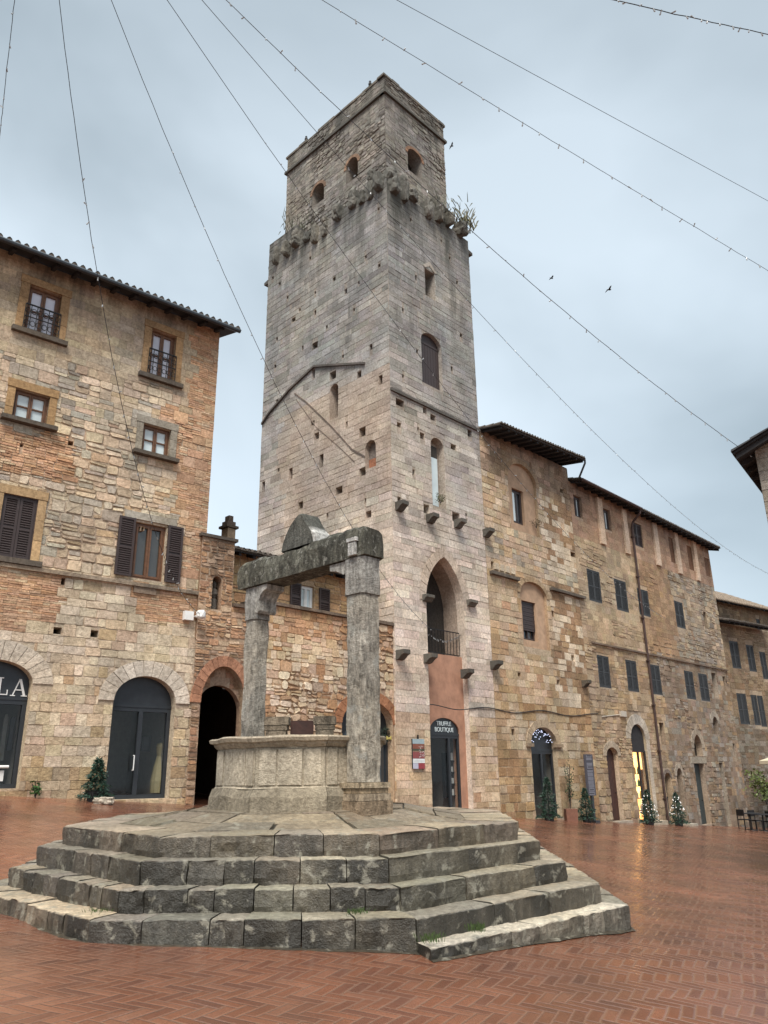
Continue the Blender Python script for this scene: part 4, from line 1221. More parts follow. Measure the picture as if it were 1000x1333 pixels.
# string courses: level on the front, gable shaped scar on the left face
mb = MB()
u = 0.0
while u < TW:
    e = min(u + random.uniform(.35, .7), TW)
    mb.box(PA, u, e - .004, 14.34, 14.45 + random.uniform(-.01, .01), -.05, .085 + random.uniform(-.01, .01), (.11, .10, .09), .55); u = e
mb.build('string_course', M_TOWER, tw)
mb = MB()
pts = [PB.uv(*q) for q in ((342, 552), (352, 537), (378, 507), (410, 477), (440, 475), (476, 473))]
def strip(pts, t, out, c):
    for (a, b), (c0, d0) in zip(pts, pts[1:]):
        mb.hexa([PB.pt(a, b - t, -.03), PB.pt(c0, d0 - t, -.03), PB.pt(c0, d0 + t, -.03), PB.pt(a, b + t, -.03),
                 PB.pt(a, b - t, out), PB.pt(c0, d0 - t, out), PB.pt(c0, d0 + t * .6, out), PB.pt(a, b + t * .6, out)], c, .55)
strip(pts, .055, .09, (.11, .095, .085))
strip([PB.uv(*q) for q in ((384, 512), (400, 524), (432, 555), (459, 585), (475, 594))], .045, .03, (.17, .13, .11))
strip([PB.uv(*q) for q in ((386, 520), (412, 556), (440, 580), (462, 601))], .03, .02, (.22, .17, .14))
mb.build('roof_scar', M_TOWER, tw)
# windows of the tower
mb = MB()
P = PA
d = -.16
ar = arch_pts(o_sh.u0, o_sh.u1, o_sh.spring, o_sh.z1, 'round', 14)
poly = [(o_sh.u0, o_sh.z0), (o_sh.u1, o_sh.z0)] + ar[::-1]
mb.poly([P.pt(u, z, d) for u, z in poly])
n_ = 7
for q in range(n_):
    a = o_sh.u0 + .03 + (o_sh.u1 - o_sh.u0 - .06) * q / n_; b = a + (o_sh.u1 - o_sh.u0 - .06) / n_ - .012
    mb.box(P, a, b, o_sh.z0 + .02, o_sh.spring - .06, d + .001, d + .03)
mb.box(P, o_sh.u0 + .02, o_sh.u1 - .02, o_sh.spring - .06, o_sh.spring + .02, d + .001, d + .045)
w = mb.build('window', M_BROWN, tw); w['label'] = 'arched window closed by a brown plank shutter'
mb = MB()
ar = arch_pts(o_la.u0, o_la.u1, o_la.spring, o_la.z1, 'pointed', 14)
poly = [(o_la.u0, o_la.z0), (o_la.u1, o_la.z0)] + ar[::-1]
mb.poly([P.pt(u, z, -.29) for u, z in poly], (.33, .27, .22))
mb.box(P, o_la.u0 + .14, o_la.u1 - .16, o_la.spring - .35, o_la.spring + .1, -.28, -.2, (.05, .045, .04))
w = mb.build('lancet_window', M_TOWER, tw)
pane(w, P, o_la.u0 + .13, o_la.u1 - .16, o_la.z0 + .12, o_la.spring - .36, -.2, M_CURT)
mb = MB(); bz = o_bn.z0 + .42
mb.poly([PB.pt(u, z, -.2) for u, z in [(o_bn.u0, bz), (o_bn.u1, bz)] + arch_pts(o_bn.u0, o_bn.u1, o_bn.spring, o_bn.z1, 'round', 10)[::-1]], (.22, .185, .16), .3)
mb.poly([PB.pt(u, z, -.19) for u, z in [(o_bn.u0, o_bn.z0), (o_bn.u1, o_bn.z0), (o_bn.u1, bz), (o_bn.u0, bz)]], (.34, .15, .085), .1)
mb.build('blocked_window', M_WALL, tw)
mb = MB()
for s in (-1, 1):
    um, zt_ = (o_sl.u0 + o_sl.u1) / 2, o_sl.z1
    mb.hexa([P.pt(um + s * .42, zt_ + .06, -.03), P.pt(um, zt_ + .42, -.03), P.pt(um, zt_ + .2, -.03), P.pt(um + s * .30, zt_ + .01, -.03),
             P.pt(um + s * .42, zt_ + .06, .03), P.pt(um, zt_ + .42, .03), P.pt(um, zt_ + .2, .03), P.pt(um + s * .30, zt_ + .01, .03)], (.36, .33, .29), .1)
mb.build('lintel', M_TOWER, tw)
# infill of the tall arch: plaster below, deep opening with railing above
sh = Opening(PA.uv(566.5, 990)[0], PA.uv(606, 990)[0], PA.gz(2.5) + .06, PA.uv(584, 934)[1], PA.uv(584, 953)[1], depth=.25)
PI2 = PA.off(-.2)
mb = MB()
loops = [[(big.u0, big.z0 - .4), (big.u1, big.z0 - .4), (big.u1, arch_zb), (big.u0, arch_zb)], sh.poly]
for t in cut_face(loops): mb.poly([PI2.pt(*q) for q in t])
for i in range(len(sh.poly)):
    (a, b), (c, d_) = sh.poly[i], sh.poly[(i + 1) % len(sh.poly)]
    mb.poly([PI2.pt(a, b), PI2.pt(c, d_), PI2.pt(c, d_, -.3), PI2.pt(a, b, -.3)])
mb.poly([PI2.pt(big.u0, arch_zb), PI2.pt(big.u1, arch_zb), PI2.pt(big.u1, arch_zb, -2), PI2.pt(big.u0, arch_zb, -2)])
mb.build('plaster_infill', M_PLASTER, tw)
# loggia behind the upper arch
mb = MB()
ins = arch_pts(big.u0, big.u1, big.spring, big.z1, 'pointed', 18)
lp = [(big.u0, arch_zb)] + ins + [(big.u1, arch_zb)]
for (a, b), (c, d_) in zip(lp, lp[1:]):
    mb.poly([P.pt(a, b, -.33), P.pt(c, d_, -.33), P.pt(c, d_, -.95), P.pt(a, b, -.95)], (.36, .29, .235), .1)
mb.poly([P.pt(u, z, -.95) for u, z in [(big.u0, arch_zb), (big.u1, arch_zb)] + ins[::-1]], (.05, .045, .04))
lg = mb.build('loggia', M_TOWER, tw)
railing(lg, PA, big.u0 + .03, big.u1 - .04, arch_zb + .05, PA.uv(575, 818)[1], -.25, 12)
mb = MB(); frame_box(mb, PA, big.u0 + .01, big.u0 + .95, arch_zb + .02, big.spring, .07, -.94, -.88)
wd = mb.build('door_frame', M_METAL, lg)
pane(lg, PA, big.u0 + .08, big.u0 + .88, arch_zb + .09, big.spring - .07, -.91, M_PANE, 'door_pane')
# impost blocks and corbels
for (x, y, w, h) in ((555, 779, .42, .22), (612, 786, .42, .22)):
    u, z = PA.uv(x, y - 4); mb = MB(); corbel_mesh(mb, PA, u, z, w, h, .2, (.15, .14, .12)); mb.build('impost', M_TOWER, tw)
for x, y in ((518, 655), (558, 671), (594, 678), (631, 690), (519, 847), (555, 852), (641, 861), (603, 872)):
    u, z = PA.uv(x, y); mb = MB(); corbel_mesh(mb, PA, u, z, .3, .3, .36, vary((.12, .11, .095), .8, 1.2)); mb.build('corbel', M_TOWER, tw)
# truffle shop
sd = shopfront(tw, PI2, sh, [PI2.uv(587, 1000)[0]], 0, 'shop_door', 'arched shop door lettered TRUFFLE BOUTIQUE', .03, -.05)
um = (sh.u0 + sh.u1) / 2
text_mesh('TRUFFLE', PI2, um + .02, sh.spring + .27, -.042, .2, M_CURT, sd, sx=.95)
text_mesh('BOUTIQUE', PI2, um + .03, sh.spring + .08, -.042, .2, M_CURT, sd, sx=.95)
# rack of goods in the door
Pr = PI2.off(-.36)
bR = Pr.box(585, 606, 980, 1038)
rk = thing('display_rack', 'stepped rack of white truffle packages in the boutique doorway', 'display rack', Pr.pt((bR[0] + bR[1]) / 2, bR[2]))
mb = MB()
for u in (bR[0], bR[1] - .03): mb.box(Pr, u, u + .03, bR[2], bR[3], -.3, .05)
for q in range(4): mb.box(Pr, bR[0] + .03, bR[1] - .03, bR[2] + .05 + q * .36, bR[2] + .07 + q * .36, -.3, .1)
mb.build('rack', M_METAL, rk)
for q in range(4):
    for r_ in range(4):
        u = bR[0] + .06 + r_ * (bR[1] - bR[0] - .1) / 4; z = bR[2] + .072 + q * .36
        mb = MB(); hgt = random.uniform(.15, .27)
        cc = random.choice([(.7, .7, .68), (.75, .74, .7), (.6, .6, .58), (.5, .52, .2) if q == 3 else (.65, .65, .6)])
        mb.box(Pr, u, u + random.uniform(.08, .13), z, z + hgt, -.12, .04, cc); mb.box(Pr, u + .02, u + .07, z + hgt, z + hgt + .03, -.08, .0, (.1, .1, .1))
        o = mb.build('package', M_ATTR)
        tag(o, 'small white package on the rack in the boutique doorway', 'package', 'packages on the boutique rack')
mb = MB()
u, z = Pr.uv(594, 982)
rock(mb, (u, z, 0), .16, .12, .16, Pr, (.55, .6, .3), 0, 3, .5)
tag(mb.build('flower_bunch', M_ATTR), 'pale green bunch of flowers on top of the boutique rack', 'flowers')
# ------------------------------------------------------------------ house beside the tower (two blind arches)
P = PA
h1 = thing('stone_house', 'tall orange-brown stone house right of the tower with two blocked arches', 'house', P.pt(8.2, P.gz(8.2)))
def blind(xa0, xa1, ya0, ya1, wbox):
    u0, u1 = P.uv(xa0, ya1)[0], P.uv(xa1, ya1)[0]
    zt = P.uv((xa0 + xa1) / 2 - 1, ya0)[1]
    return u0, u1, zt
wa = P.box(671, 685.5, 637, 681); wb = P.box(684, 702, 783, 833)
ua0, ua1 = P.uv(663, 650)[0], P.uv(699, 650)[0]
ub0, ub1 = P.uv(679, 800)[0], P.uv(713, 800)[0]
za, zb_ = P.uv(680, 606)[1], P.uv(693, 758)[1]
bl1 = Opening(ua0, ua1, wa[2] - .35, za, za - .75, ring=.22, nring=13, ringcol=(.36, .26, .17), depth=.14)
bl2 = Opening(ub0, ub1, wb[2] - .3, zb_, zb_ - .55, ring=.2, nring=13, ringcol=(.38, .28, .18), depth=.16)
s3 = Opening(P.uv(694, 1010)[0], P.uv(728, 1010)[0], P.gz(8.5) + .1, P.uv(710, 947)[1], P.uv(711, 969)[1], ring=.28, nring=13, ringcol=(.48, .37, .25), depth=.27)
op = [bl1, bl2, s3]
for x, y, w, h in ((668, 953, 4, 8), (676, 878, 4, 5), (727, 888, 4, 6), (746, 857, 4, 8), (746, 722, 6, 6), (731, 639, 4, 5), (634, 848, 4, 5), (641, 736, 4, 10), (720, 799, 3, 8)):
    op.append(Opening(*P.box(x - w / 2, x + w / 2, y - h / 2, y + h / 2), depth=.3, cap=True))
mb = MB()
masonry(mb, P, 5.012, 11.42, -1.4, 14.62, style_b1, op, rows=(.2, .32), widths=(.22, .62), seed=61, thick=7, rough_shape=.024, proud=(.004, .024))
mb.build('wall', M_WALL, h1)
roof(h1, P, 5.03, 11.35, 14.34, 14.68, 1.0, 8, 5, gutter=False)
mb = MB(); mb.tube([P.pt(11.3, 14.7, 1.0), P.pt(11.32, 14.55, .98), P.pt(11.34, 13.98, .62)], .045, 7); mb.build('downpipe', M_METAL, h1)
for bl, bx, nm in ((bl1, wa, 'window in the upper blocked arch'), (bl2, wb, 'window in the lower blocked arch')):
    Pq = P.off(-.12)
    loops = [bl.poly, [(bx[0], bx[2]), (bx[1], bx[2]), (bx[1], bx[3]), (bx[0], bx[3])]]
    mb = MB()
    for t in cut_face(loops): mb.poly([Pq.pt(*q) for q in t])
    L = loops[1]
    for i in range(4):
        mb.poly([Pq.pt(*L[i]), Pq.pt(*L[(i + 1) % 4]), Pq.pt(L[(i + 1) % 4][0], L[(i + 1) % 4][1], -.25), Pq.pt(L[i][0], L[i][1], -.25)])
    mb.build('arch_infill', M_INFILL, h1)
    if bl is bl1: w = casement(h1, Pq, bx, -.15, M_BROWN, M_PANE, 0, w=.07)
    else:
        w = casement(h1, Pq, bx, -.18, M_BROWN, M_PANE, 0)
        mb = MB(); n_ = 14
        for q in range(n_): mb.box(Pq, bx[0] + .02, bx[1] - .02, bx[2] + (bx[3] - bx[2]) * (.25 + .75 * q / n_), bx[2] + (bx[3] - bx[2]) * (.25 + .75 * (q + .9) / n_), -.1, -.085 + .008 * (q % 2))
        mb.build('roller_blind', M_BROWN, w)
    if bl is bl1:
        pane(w, Pq, bx[0] + .12, bx[0] + .42, bx[2] + .15, bx[3] - .1, -.128, M_CURT, 'curtain')
mb = MB()
for x0, x1, y0, y1, t in ((637, 673, 744, 754, .09), (715, 759, 766, 778, .08), (640, 672, 741, 746, .0)):
    if not t: continue
    mb = MB()
    a, b = P.uv(x0, y0), P.uv(x1, y1); z = (a[1] + b[1]) / 2
    mb.box(P, a[0], b[0], z - t, z + .03, -.05, .16, (.13, .11, .09), .5)
    mb.build('stone_ledge', M_WALL, h1)
u, z = P.uv(655, 745)
for q in range(4):
    mb = MB(); mb.box(P, P.uv(643 + q * 7, 741)[0], P.uv(648 + q * 7, 741)[0], z + .02, z + .27, -.05, .07, (.5, .42, .32), .1)
    mb.build('pale_stone', M_WALL, h1)
for x, y in ((759, 886), (656, 843)):
    if x == 656: continue
    u, z = P.uv(x, y); mb = MB(); corbel_mesh(mb, P, u, z, .3, .28, .3, (.2, .165, .125)); mb.build('corbel', M_WALL, h1)
sf = shopfront(h1, P, s3, [P.uv(713, 1010)[0]], 0, 'shop_front', 'dark arched shop front hung with blue white fairy lights', .18)
for s in (s3.u0 - .12, s3.u1 + .12):
    mb = MB(); mb.box(P, s - .2, s + .2, s3.spring - .1, s3.spring + .02, -.1, .1, (.3, .23, .16), .3)
    mb.build('impost', M_WALL, h1)
# fairy-light curtain in the fanlight of that shop: a string of its own
fl = thing('fairy_lights', 'cluster of blue white fairy lights in the fanlight of the arched shop', 'string lights', P.pt((s3.u0 + s3.u1) / 2, s3.spring))
mb = MB(); pts = []
cu_, w_ = (s3.u0 + s3.u1) / 2, (s3.u1 - s3.u0) / 2
for q in range(40):
    t = q / 39; u = s3.u0 + .08 + (s3.u1 - s3.u0 - .16) * t
    zt = s3.spring + (s3.z1 - s3.spring) * math.sqrt(max(0, 1 - ((u - cu_) / w_) ** 2))
    pts.append(P.pt(u, s3.spring + (zt - s3.spring) * random.uniform(.15, .9), -.17 + random.uniform(-.01, .03)))
mb.tube(pts, .005, 4); mb.build('wire', M_CABLE, fl)
bm_ = MB(); rock(bm_, (0, 0, 0), .015, .015, .015, seed=1, jit=0)
b0 = None
for p in pts:
    for _ in range(1):
        if b0 is None:
            b0 = bm_.build('bulb', M_BLUELED); b0.parent = fl; b0.location = p - fl.location; continue
        c = b0.copy(); col.objects.link(c); c.parent = fl; c.location = p - fl.location

# ------------------------------------------------------------------ long house with the downpipe
U2 = 26.35
h2 = thing('stone_house', 'long brown stone house with rows of dark shutters and a rusty downpipe', 'house', P.pt(19, P.gz(19)))
closed = [(765.5, 782, 743, 783), (801.5, 816.5, 756, 795), (831, 845, 768, 801), (879.5, 890.5, 784, 817),
          (779, 794, 854, 895), (816, 830, 860, 900), (848, 860.5, 866, 904), (892.5, 904, 874, 910), (911, 922.5, 877.5, 912.5)]
attic = [(747.5, 757.5, 646, 673), (784.5, 795, 663, 689)]
attic_c = [(825.5, 836.5, 682, 711)]
ops = []
cb = [P.box(*b) for b in closed]; ab = [P.box(*b) for b in attic]; ac = [P.box(*b) for b in attic_c]
for b in cb + ab + ac: ops.append(Opening(*b, depth=.25))
pan = [P.box(x0, x1, y0, y1) for x0, x1, y0, y1 in ((872, 879.5, 701, 732), (896, 904, 712, 742), (918, 925, 727, 750))]
for b in pan: ops.append(Opening(*b, depth=.08, cap=False))
slits = [(916.5, 920.5, 797, 818), (928, 934, 876.5, 908), (942, 945, 881, 900), (859.5, 865.5, 941, 970), (955, 958, 968, 990)]
for b in slits: ops.append(Opening(*P.box(*b), depth=.3, cap=True))
gzz = lambda x, y: P.gz(P.uv(x, y)[0]) + .05
def door(xl, xr, yt, ysp, kind='round', ring=.25, rc=(.40, .34, .27), yb=None, dp=.35, **k):
    u0, u1 = P.uv(xl, (yt + 1065) / 2)[0], P.uv(xr, (yt + 1065) / 2)[0]
    zt = P.uv((xl + xr) / 2 - 3, yt)[1]; zs = P.uv((xl + xr) / 2 - 3, ysp)[1] if ysp else None
    z0 = P.gz((u0 + u1) / 2) + .05 if yb is None else P.uv((xl + xr) / 2, yb)[1]
    return Opening(u0, u1, z0, zt, zs, kind, ring=ring if zs else 0, nring=11, ringcol=rc, depth=dp, **k)
d_br = door(793, 808, 973, 984)
d_li = door(826, 845, 943, 962, ring=.42, rc=(.50, .45, .38), dp=.13)
d_a = door(868, 876, 1006, 1013, ring=.15, rc=(.2, .16, .13))
d_b = door(884, 891, 1000, 1010, ring=.2, rc=(.36, .31, .25))
d_c = door(908, 921, 994, None)
uu0, uu1 = P.uv(903.5, 972)[0], P.uv(914, 972)[0]
d_p = Opening(uu0, uu1, P.uv(909, 984)[1], P.uv(907, 956)[1], P.uv(908, 974)[1], 'pointed', ring=.3, nring=10, ringcol=(.33, .28, .22), depth=.3, cap=True)
uu0, uu1 = P.uv(928.5, 945)[0], P.uv(935, 945)[0]
d_q = Opening(uu0, uu1, P.uv(932, 956)[1], P.uv(931, 933)[1], P.uv(931, 942)[1], 'pointed', ring=.28, nring=10, ringcol=(.33, .28, .22), depth=.3, cap=True)
d_n = door(941, 946, 993, None, dp=.5, cap=True)
ops += [d_br, d_li, d_a, d_b, d_c, d_p, d_q, d_n]
mb = MB()
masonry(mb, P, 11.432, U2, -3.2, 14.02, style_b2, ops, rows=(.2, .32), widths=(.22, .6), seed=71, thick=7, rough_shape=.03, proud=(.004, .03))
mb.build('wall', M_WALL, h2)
rf2 = roof(h2, P, 11.46, U2 + .3, 13.92, 13.72, .55, 15, 5, gutter=False, raf=.6)
# gutter on the left part, downpipe
mb = MB(); mb.tube([P.pt(11.5, 13.93, .66), P.pt(17.0, 13.86, .66)], .07, 8); mb.build('gutter', M_COPPER, rf2)
mb = MB()
mb.tube([P.pt(16.9, 13.84, .64), P.pt(16.9, 13.62, .6), P.pt(16.9, 13.25, .16), P.pt(16.9, 13.0, .1), P.pt(16.9, 7, .1), P.pt(16.9, P.gz(16.9) + .02, .1)], .055, 8)
z = 12.5
while z > 0: mb.box(P, 16.82, 16.98, z, z + .05, .0, .17); z -= 2
mb.build('downpipe', M_COPPER, h2)
for b in cb: shuttered(h2, P, b, M_GREY, -.05)
for b in ac: shuttered(h2, P, b, M_BROWN, -.1)
for b in ab: casement(h2, P, b, -.15, M_BROWN, M_CURT, 0, w=.06)
for b in pan:
    mb = MB(); mb.box(P, b[0] - .01, b[1] + .01, b[2] - .01, b[3] + .01, -.3, -.07, (.17, .095, .06), .4); mb.build('blocked_window', M_WALL, h2)
for x0, x1, y0, y1 in ((776, 782, 640, 682), (809, 814, 658, 697), (849, 854, 680, 711), (877.5, 881.5, 694, 723), (902, 905.5, 707, 737)):
    b = P.box(x0, x1, y0, y1); mb = MB(); mb.box(P, b[0], b[1], 11.55, 13.8, -.05, .11, (.56, .44, .34), .05)
    mb.build('pilaster', M_WALL, h2)
mb = MB(); mb.box(P, 12.0, U2 - .05, 6.82, 6.9, -.05, .09, (.17, .13, .10), .4); mb.build('string_course', M_WALL, h2)
mb = MB(); mb.box(P, d_c.u0 - .35, d_c.u1 + .35, d_c.z1 + .01, d_c.z1 + .3, -.1, .03, (.33, .29, .23), .2); mb.build('lintel', M_WALL, h2)
def plank_door(S, mat, d=-.2, label=None):
    mb = MB()
    if S.spring is not None:
        ar = arch_pts(S.u0, S.u1, S.spring, S.z1, 'round', 14); top = S.spring
        pl = [(S.u0, S.z0), (S.u1, S.z0)] + ar[::-1]
    else:
        top = S.z1 - .04; pl = S.poly
    mb.poly([P.pt(u, z, d) for u, z in pl])
    n_ = 6
    for q in range(n_):
        a = S.u0 + .04 + (S.u1 - S.u0 - .08) * q / n_; b = a + (S.u1 - S.u0 - .08) / n_ - .012
        mb.box(P, a, b, S.z0 + .03, top, d + .001, d + .025)
    o = mb.build('door', mat, h2)
    if label: o['label'] = label
    mb = MB(); u = S.u0 + (S.u1 - S.u0) * .8; mb.tube([P.pt(u, S.z0 + 1.05, d), P.pt(u, S.z0 + 1.05, d + .07)], .025, 7); mb.build('handle', M_IRON, o)
plank_door(d_br, M_DOOR, -.2, 'tall dark red-brown arched door')
for S in (d_a, d_b): plank_door(S, M_GREY, -.25)
plank_door(d_c, simple_mat('dark_green_door', (.03, .04, .04), .6, .3, 9), -.25, 'dark green double door under the pointed window')
# the lit shop
S = d_li
zl = P.uv(833, 977)[1]
mb = MB()
ar = arch_pts(S.u0, S.u1, S.spring, S.z1, 'round', 16)
mb.poly([P.pt(u, z, -.09) for u, z in [(S.u0, zl), (S.u1, zl)] + ar[::-1]])
frame_box(mb, P, S.u0, S.u1, S.z0, zl - .001, .07, -.14, -.06)
um = S.u0 + (S.u1 - S.u0) * .5
mb.box(P, um - .035, um + .035, S.z0 + .07, zl - .071, -.135, -.055)
o = mb.build('shop_front', M_EAVE, h2); o['label'] = 'arched shop entrance lit warm yellow inside'
pane(o, P, S.u0 + .07, S.u1 - .07, S.z0 + .07, zl - .07, -.1, M_GLASS)
mb = MB(); x0, x1, dd = S.u0 - .3, S.u1 + .9, -1.5
mb.poly([P.pt(x0, S.z0, dd), P.pt(x1, S.z0, dd), P.pt(x1, zl + .3, dd), P.pt(x0, zl + .3, dd)])
mb.poly([P.pt(x1, S.z0, -.15), P.pt(x1, S.z0, dd), P.pt(x1, zl + .3, dd), P.pt(x1, zl + .3, -.15)])
mb.build('lit_back_wall', M_LIT, o)
mb = MB()
mb.poly([P.pt(x0, S.z0 - .01, -.15), P.pt(x1, S.z0 - .01, -.15), P.pt(x1, S.z0 - .01, dd), P.pt(x0, S.z0 - .01, dd)], (.3, .2, .12))
mb.poly([P.pt(x0, zl + .3, -.15), P.pt(x1, zl + .3, -.15), P.pt(x1, zl + .3, dd), P.pt(x0, zl + .3, dd)], (.3, .25, .2))
mb.poly([P.pt(x0, S.z0, -.15), P.pt(x0, S.z0, dd), P.pt(x0, zl + .3, dd), P.pt(x0, zl + .3, -.15)], (.4, .3, .2))
mb.build('room', M_ATTR, o)
sh_ = thing('shop_shelf', 'dark shelf of small goods inside the lit shop doorway', 'shelf', P.pt(um, S.z0, -.5))
mb = MB()
for q in range(4): mb.box(P, S.u0 + .05, S.u1 + .3, S.z0 + .4 + q * .5, S.z0 + .43 + q * .5, -.62, -.42, (.1, .06, .04))
for u in (S.u0 + .02, S.u1 + .3): mb.box(P, u, u + .03, S.z0, S.z0 + 2.1, -.62, -.42, (.1, .06, .04))
mb.build('shelves', M_ATTR, sh_)
for q in range(4):
    for r_ in range(4):
        mb = MB(); u = S.u0 + .3 + r_ * .31 + .07 * (q % 2); z = S.z0 + .431 + q * .5
        mb.lathe([(.05, 0), (.055, random.uniform(.1, .2)), (.02, .24), (.02, .28)], P.pt(u, z, -.5), 8, random.choice([(.4, .08, .03), (.5, .4, .1), (.1, .2, .08), (.6, .5, .4)]))
        tag(mb.build('bottle', M_ATTR), 'small bottle on the shelf inside the lit shop', 'bottle', 'bottles in the lit shop')
mb = MB(); mb.box(P, S.u0 - .1, S.u1 + .5, S.z0 - .35, S.z0 + .02, -.2, .35, (.42, .36, .28), .1); mb.build('door_step', M_WALL, h2)
mb = MB(); mb.box(P, d_br.u0 - .1, d_br.u1 + .15, d_br.z0 - .35, d_br.z0 - .0, -.1, .3, (.36, .31, .25), .2); mb.build('door_step', M_WALL, h2)
mb = MB(); mb.box(P, d_b.u0 - .1, d_b.u1 + .25, d_b.z0 - .35, d_b.z0 - .0, -.1, .35, (.34, .31, .26), .2); mb.build('door_step', M_WALL, h2)
mb = MB(); mb.box(P, S.u1 + .02, S.u1 + .32, S.z0 + .02, S.spring, -.3, .035, (.50, .44, .36), .05); mb.build('door_jamb', M_WALL, h2)

# ------------------------------------------------------------------ far house at the end of the street
PF = Plane(P.pt(U2 + .05, 0, -.25), R(54))
h3 = thing('stone_house', 'far ochre house at the end of the street with a lean-to tiled roof', 'house', PF.pt(4, PF.gz(4)))
zq = PF.uv(968, 818)[1]
far_b = [(951.5, 963, 835, 870), (973.5, 983, 840, 874), (991, 999, 849, 884), (961.5, 974, 903, 943), (980, 988, 905, 944), (988.5, 996, 906, 946)]
fb = [PF.box(*b) for b in far_b]
mb = MB()
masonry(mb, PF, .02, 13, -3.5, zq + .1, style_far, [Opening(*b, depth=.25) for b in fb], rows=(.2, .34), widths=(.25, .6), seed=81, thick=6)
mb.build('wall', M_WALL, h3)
for b in fb: shuttered(h3, PF, b, M_GREY, -.06)
zl0, zl1 = PF.off(.7).uv(945, 812)[1], PF.off(.7).uv(996, 826)[1]
uR = PF.off(.7).uv(993, 824)[0]
roof(h3, PF, .05, uR + 1.2, zq + .02, zq + .02, .8, 16, 1.35)
PF2 = PF.off(-1.6)
zt_ = PF2.uv(965, 792)[1]
b = PF2.box(985, 990, 806, 820)
mb = MB(); uR2 = PF2.uv(1006, 800)[0]
mb = MB(); masonry(mb, PF2, -.4, uR2, zq - .5, zt_ + .15, style_far, [Opening(*b, depth=.2)], rows=(.2, .34), widths=(.25, .6), seed=82, thick=5)
mb.build('upper_wall', M_WALL, h3)
shuttered(h3, PF2, b, M_GREY, -.06)
roof(h3, PF2, -.6, uR2 + .3, zt_, zt_, .6, 27, 3, mat=simple_mat('pale_roof_tiles', (.22, .17, .125), .9, .4, 5, .5))
ud = PF.uv(962, 1030)[0]

# ------------------------------------------------------------------ near house on the right, only its gable corner is seen
K = at_y(982, 584, 16.0)
PN = Plane((K.x, K.y), R(125.6))
h4 = thing('stone_house', 'grey stone gable end with dark overhanging eaves at the right edge', 'house', PN.pt(2, PN.gz(2)))
sl = .42
zk = K.z - .02
mb = MB()
masonry(mb, PN, 0, 6, -3, zk + 6 * sl, style_near, [], rows=(.18, .3), widths=(.3, .8), seed=91, top_of=lambda u: zk + .1 + u * sl, ends=False, rough_shape=.03, proud=(.004, .04), mortar=(.2, .19, .16))
mb.poly([PN.pt(0, -3), PN.pt(0, zk + .1), PN.pt(0, zk + .1, -8), PN.pt(0, -3, -8)], (.28, .26, .22), .3)
mb.build('wall', M_WALL, h4)
mb = MB()
tip = PN.off(.5).uv(954, 592)
zz = lambda u: tip[1] + (u - tip[0]) * sl
ue = tip[0]
mb.hexa([PN.pt(ue, zz(ue), .5), PN.pt(6.5, zz(6.5), .5), PN.pt(6.5, zz(6.5) + .05, .5), PN.pt(ue, zz(ue) + .05, .5),
         PN.pt(ue, zz(ue), -8), PN.pt(6.5, zz(6.5), -8), PN.pt(6.5, zz(6.5) + .05, -8), PN.pt(ue, zz(ue) + .05, -8)])
u = ue
while u < 6.4:
    mb.hexa([PN.pt(u - .02, zz(u) + .055, .56), PN.pt(u + .42, zz(u + .42) + .055, .56), PN.pt(u + .42, zz(u + .42) + .11, .5), PN.pt(u - .02, zz(u) + .13, .5),
             PN.pt(u - .02, zz(u) + .055, -8), PN.pt(u + .42, zz(u + .42) + .055, -8), PN.pt(u + .42, zz(u + .42) + .10, -8), PN.pt(u - .02, zz(u) + .12, -8)])
    u += .42
r4 = mb.build('roof', M_EAVE, h4)
mb = MB()
d = .44
while d > -8:
    mb.hexa([PN.pt(ue + .05, zz(ue + .05) - .12, d), PN.pt(2, zz(2) - .12, d), PN.pt(2, zz(2) - .004, d), PN.pt(ue + .05, zz(ue + .05) - .004, d),
             PN.pt(ue + .05, zz(ue + .05) - .12, d - .1), PN.pt(2, zz(2) - .12, d - .1), PN.pt(2, zz(2) - .004, d - .1), PN.pt(ue + .05, zz(ue + .05) - .004, d - .1)])
    d -= .55
mb.build('rafters', M_EAVE, r4)

